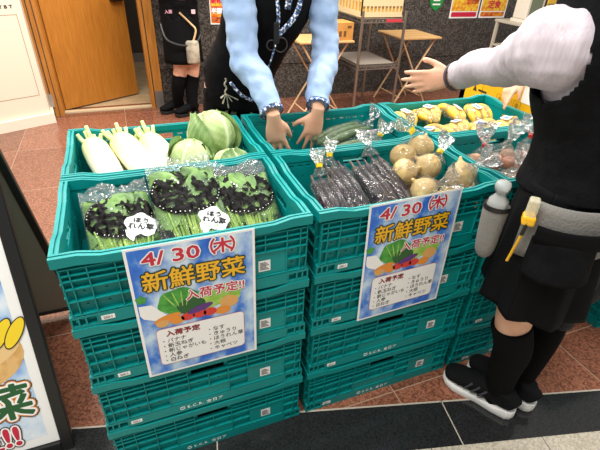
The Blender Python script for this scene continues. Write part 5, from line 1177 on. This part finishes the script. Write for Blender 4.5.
# till display on its stand at the right
GRYB = mat('beige grey metal', 'BDB4A4', .45); LCD = mat('green grey display glass', '78846A', .25)
r = root('display_stand', 'beige metal stand under the till display, half hidden by the white sleeve', 'stand', (4.25, 2.95, 0))
for x in (4.20, 4.72):
    for y in (2.92, 3.30):
        mb = MB(); mb.box((x - .014, y - .014, 0), (x + .014, y + .014, .775)); mb.build('leg', GRYB, r)
mb = MB(); mb.rbox((4.18, 2.90, .762), (4.75, 3.33, .79), .004); mb.build('top_shelf', GRYB, r)
mb = MB(); mb.rbox((4.19, 2.92, .52), (4.74, 3.32, .535), .003); mb.build('middle_shelf', GRYB, r)
for k, (x, m_, l) in enumerate(((4.29, mat('red packet', 'C2412E', .4), 'red packet on the middle shelf of the stand'), (4.38, mat('yellow packet', 'E8C23A', .4), 'yellow packet on the middle shelf of the stand'), (4.47, mat('blue packet', '3F74C4', .4), 'blue packet on the middle shelf of the stand'))):
    r = root('packet', l, 'packet', (x, 2.98, .535), 'packets on the stand'); mb = MB(); mb.rbox((x - .035, 2.96, .5355), (x + .035, 3.04, .68), .012); mb.build('wrapper', m_, r, smooth=True); mb = MB(); mb.box((x - .02, 2.958, .58), (x + .02, 2.960, .63)); mb.build('label_patch', WHITE, r)
r = root('till_display', 'cream till with a green grey display above the white sleeve', 'till', (4.25, 2.95, .79)); T = Matrix.Translation((4.215, 2.93, .7905))
mb = MB(); mb.rbox((0, 0, 0), (.36, .22, .035), .006, 0, T); mb.rbox((.0, .02, .035), (.22, .20, .30), .012, 0, T); mb.build('housing', mat('cream housing', 'E4DCCB', .4), r)
mb = MB(); mb.box((.03, .016, .065), (.185, .021, .26), 0, T); mb.build('display', LCD, r)
mb = MB()
for j in range(3): mb.box((.235, -.002, .04 + j * .075), (.345, .012, .105 + j * .075), j % 2, T)
mb.build('price_card', [mat('yellow card', 'EBBE3C', .5), mat('pale yellow card', 'F2DC8A', .5)], r)['label'] = 'yellow price cards beside the display'
r = root('paper_tray', 'white tray with a blue edge beside the till', 'tray', (4.62, 3.0, .79)); mb = MB(); T = Matrix.Translation((4.585, 2.93, .7905)); mb.rbox((0, 0, 0), (.16, .30, .05), .005, 0, T); mb.build('tray_body', WHITE, r); mb = MB(); mb.box((0, -.002, .03), (.16, .0, .055), 0, T); mb.build('blue_edge', BLUE, r)
# yellow fruit cartons beside the banana crate
YEL = mat('yellow carton', 'F2B90F', .5, col2='EBAF0A', scale=5); YPR = mat('dark carton print', '3A2C10', .6); YOUT = mat('brown line print', 'A87A10', .6)
def fruit_carton(z, label, lidgap):
    o = V((1.897, .49, z)); r = root('fruit_carton', label, 'carton', tuple(o), 'yellow fruit cartons'); T = Matrix.Translation(o); w_, d_, h_ = .36, .56, .23
    mb = MB(); hy, hz = .215, .165                       # side wall with an oval hand hole
    mb.box((.006, 0, 0), (w_, .006, h_), 0, T); mb.box((.006, d_ - .006, 0), (w_, d_, h_), 0, T); mb.box((w_ - .006, .006, 0), (w_, d_ - .006, h_), 0, T); mb.box((.006, .006, 0), (w_ - .006, d_ - .006, .006), 0, T); mb.box((0, 0, h_ - .006), (w_, d_, h_), 0, T)
    X = T @ frame((0, 0, 0), (0, -1, 0), (0, 0, 1), (-1, 0, 0))
    N = 20; ov = [(-hy + .026 * math.cos(2 * PI * k / N), hz + .016 * math.sin(2 * PI * k / N)) for k in range(N)]
    def edge(p):
        dx, dy = p[0] + hy, p[1] - hz; t = min(((0 + hy) if dx > 0 else (d_ - hy)) / max(abs(dx), 1e-6), ((h_ - .006 - hz) if dy > 0 else hz) / max(abs(dy), 1e-6)); return (-hy + dx * t, hz + dy * t)
    ou = [edge(p) for p in ov]
    for zz in (0, -.006): mb.add([(x, y, zz) for x, y in ov + ou], [(k, (k + 1) % N, N + (k + 1) % N, N + k) for k in range(N)], 0, X)
    for (cx, cy) in ((0, 0), (0, h_ - .006), (-d_, 0), (-d_, h_ - .006)):
        pass
    mb.box((.0, 0, 0), (.006, .035, h_ - .006), 0, T); mb.box((.0, d_ - .035, 0), (.006, d_, h_ - .006), 0, T)
    mb.box((.0005, .03, 0), (.0055, d_ - .03, .03), 0, T); mb.box((.0005, .03, h_ - .03), (.0055, d_ - .03, h_ - .006), 0, T)
    mb.build('carton', YEL, r)
    mb = MB()
    for k in range(4): y = -.10 - .062 * k; 
    for k in range(3):
        x0 = -.30 + .055 * k; mb.box((x0, .085, .0004), (x0 + .044, .087, .001), 1, X); mb.box((x0, .127, .0004), (x0 + .044, .129, .001), 1, X); mb.box((x0, .085, .0004), (x0 + .002, .129, .001), 1, X); mb.box((x0 + .042, .085, .0004), (x0 + .044, .129, .001), 1, X)
        flat(mb, blob(x0 + .022, .107, .010, .012), .001, X, 1)
    mb.add([(-.125, .045, .001), (-.095, .045, .001), (-.11, .07, .001)], [(0, 1, 2)], 0, X); mb.box((-.085, .05, .0004), (-.03, .058, .001), 0, X)
    mb.add([(-.47, .10, .001), (-.44, .10, .001), (-.455, .13, .001)], [(0, 1, 2)], 0, X); mb.box((-.43, .105, .0004), (-.37, .115, .001), 0, X); mb.box((-.405, .0, .0004), (-.402, h_ - .01, .001), 1, X)
    mb.build('printed_marks', [YPR, YOUT], r)
    mb = MB(); mb.box((-.15, .13, .0004), (-.07, .205, .0012), 0, X); mb.build('address_label', WHITE, r)['label'] = 'white address label'
    return r
for k in range(4): fruit_carton(k * .2305, ['bottom', 'second', 'third', 'topmost'][k] + ' yellow fruit carton of the stack beside the banana crate', 0)
# ------------------------------------------------------------------ the board at the left
ab = root('sandwich_board', 'black framed sandwich board with a vegetable poster at the left edge', 'sign board', (-.45, .45, 0))
fs_ = .27; hgt = 1.0; bw = .635; x1 = -.135; x0 = x1 - bw
fu = V((0, fs_, 1)).normalized(); fn = V((1, 0, 0)).cross(fu); FX = frame((x0, .15, 0), (1, 0, 0), fu, fn); LF = math.hypot(hgt, fs_ * hgt)
mb = MB(); t_ = .034
for a, b in (((0, 0), (t_, LF)), ((bw - t_, 0), (bw, LF)), ((t_, 0), (bw - t_, .03)), ((t_, LF - t_), (bw - t_, LF))): mb.rbox((a[0], a[1], -.012), (b[0], b[1], .012), .003, 0, FX)
mb.build('front_frame', BLACK, ab)
mb = MB(); mb.box((t_, .03, -.008), (bw - t_, LF - t_, -.003), 0, FX); mb.build('front_panel', mat('grey board back', '7C7B74', .4), ab)
ru = V((0, -.38, 1)).normalized(); rn = V((1, 0, 0)).cross(ru); RX = frame((x0, .806, 0), (1, 0, 0), ru, rn); LR = math.hypot(hgt, .38 * hgt)
mb = MB()
for a, b in (((0, 0), (.022, LR)), ((bw - .022, 0), (bw, LR)), ((.022, .03), (bw - .022, .05)), ((.022, LR - .03), (bw - .022, LR))): mb.rbox((a[0], a[1], -.010), (b[0], b[1], .010), .003, 0, RX)
mb.build('rear_frame', mat('dark green grey frame', '26302C', .35), ab)
mb = MB(); mb.box((.022, .05, -.003), (bw - .022, LR - .03, .003), 0, RX); mb.build('rear_panel', mat('olive grey panel', 'B4B2A2', .25), ab)
# its poster
pst = root('board_poster', 'large vegetable sale poster in the black sandwich board', 'poster', (x0, .15, .06)); pw, ph = bw - 2 * t_ - .004, LF - .032 - t_ - .004
PX2 = FX @ Matrix.Translation((t_ + .002, .032, -.0025)); B = lambda u, v: (u * pw, (1 - v) * ph)
mb = MB(); mb.box((0, 0, 0), (pw, ph, .001), 0, PX2); mb.build('paper', PAPER, pst)
mb = MB(); flat(mb, [(.03, .03), (pw - .03, .03), (pw - .03, ph - .03), (.03, ph - .03)], .0014, PX2); mb.build('sky_picture', SKYP, pst)
def tb(name, s, u, v, size, fill, rings, sx=1.0, sy=1.0, b=.002):
    mb = MB(); T = PX2 @ Matrix.Translation((*B(u, v), 0))
    for k, (mi, ed) in enumerate(rings): write(mb, s, size, T, mi, bold=ed, sx=sx, sy=sy, lift=.0030 + .0004 * k)
    write(mb, s, size, T, 0, bold=b, sx=sx, sy=sy, lift=.0030 + .0004 * len(rings)); return mb.build(name, fill, pst)
mb = MB(); flat(mb, blob(.40, .335, .14, .10, .2), .002, PX2, 0); flat(mb, blob(.40, .365, .14, .07, .2), .0024, PX2, 1)
mb.build('basket_picture', [mat('basket print', 'E3B877', .45, col2='D2A05C', scale=30), mat('basket shade print', 'EAC68C', .45)], pst)
mb = MB()
for k in range(6): flat(mb, blob(.36 + .034 * k, .425 - .004 * k, .020, .055, -.55), .0026 + .0004 * k, PX2, 1); flat(mb, blob(.36 + .034 * k, .425 - .004 * k, .017, .051, -.55), .0028 + .0004 * k, PX2, 0)
mb.build('banana_picture', [mat('banana print', 'F6D62A', .4), INK], pst)
tb('title_text', '新鮮野菜', .478, .822, .128, [mat('forest green print', '1D5A2E', .4), mat('brown shade print', '4A3218', .4), PORA, PAPER], ((1, .016), (2, .0125), (3, .0095)), b=.0035)
tb('arrival_text', '入荷予定!!', .45, .942, .095, [CRIM, mat('brown shade print', '4A3218', .4), PAPER], ((1, .011), (2, .0075)), b=.003)
bpy.data.scenes.remove(WORK)
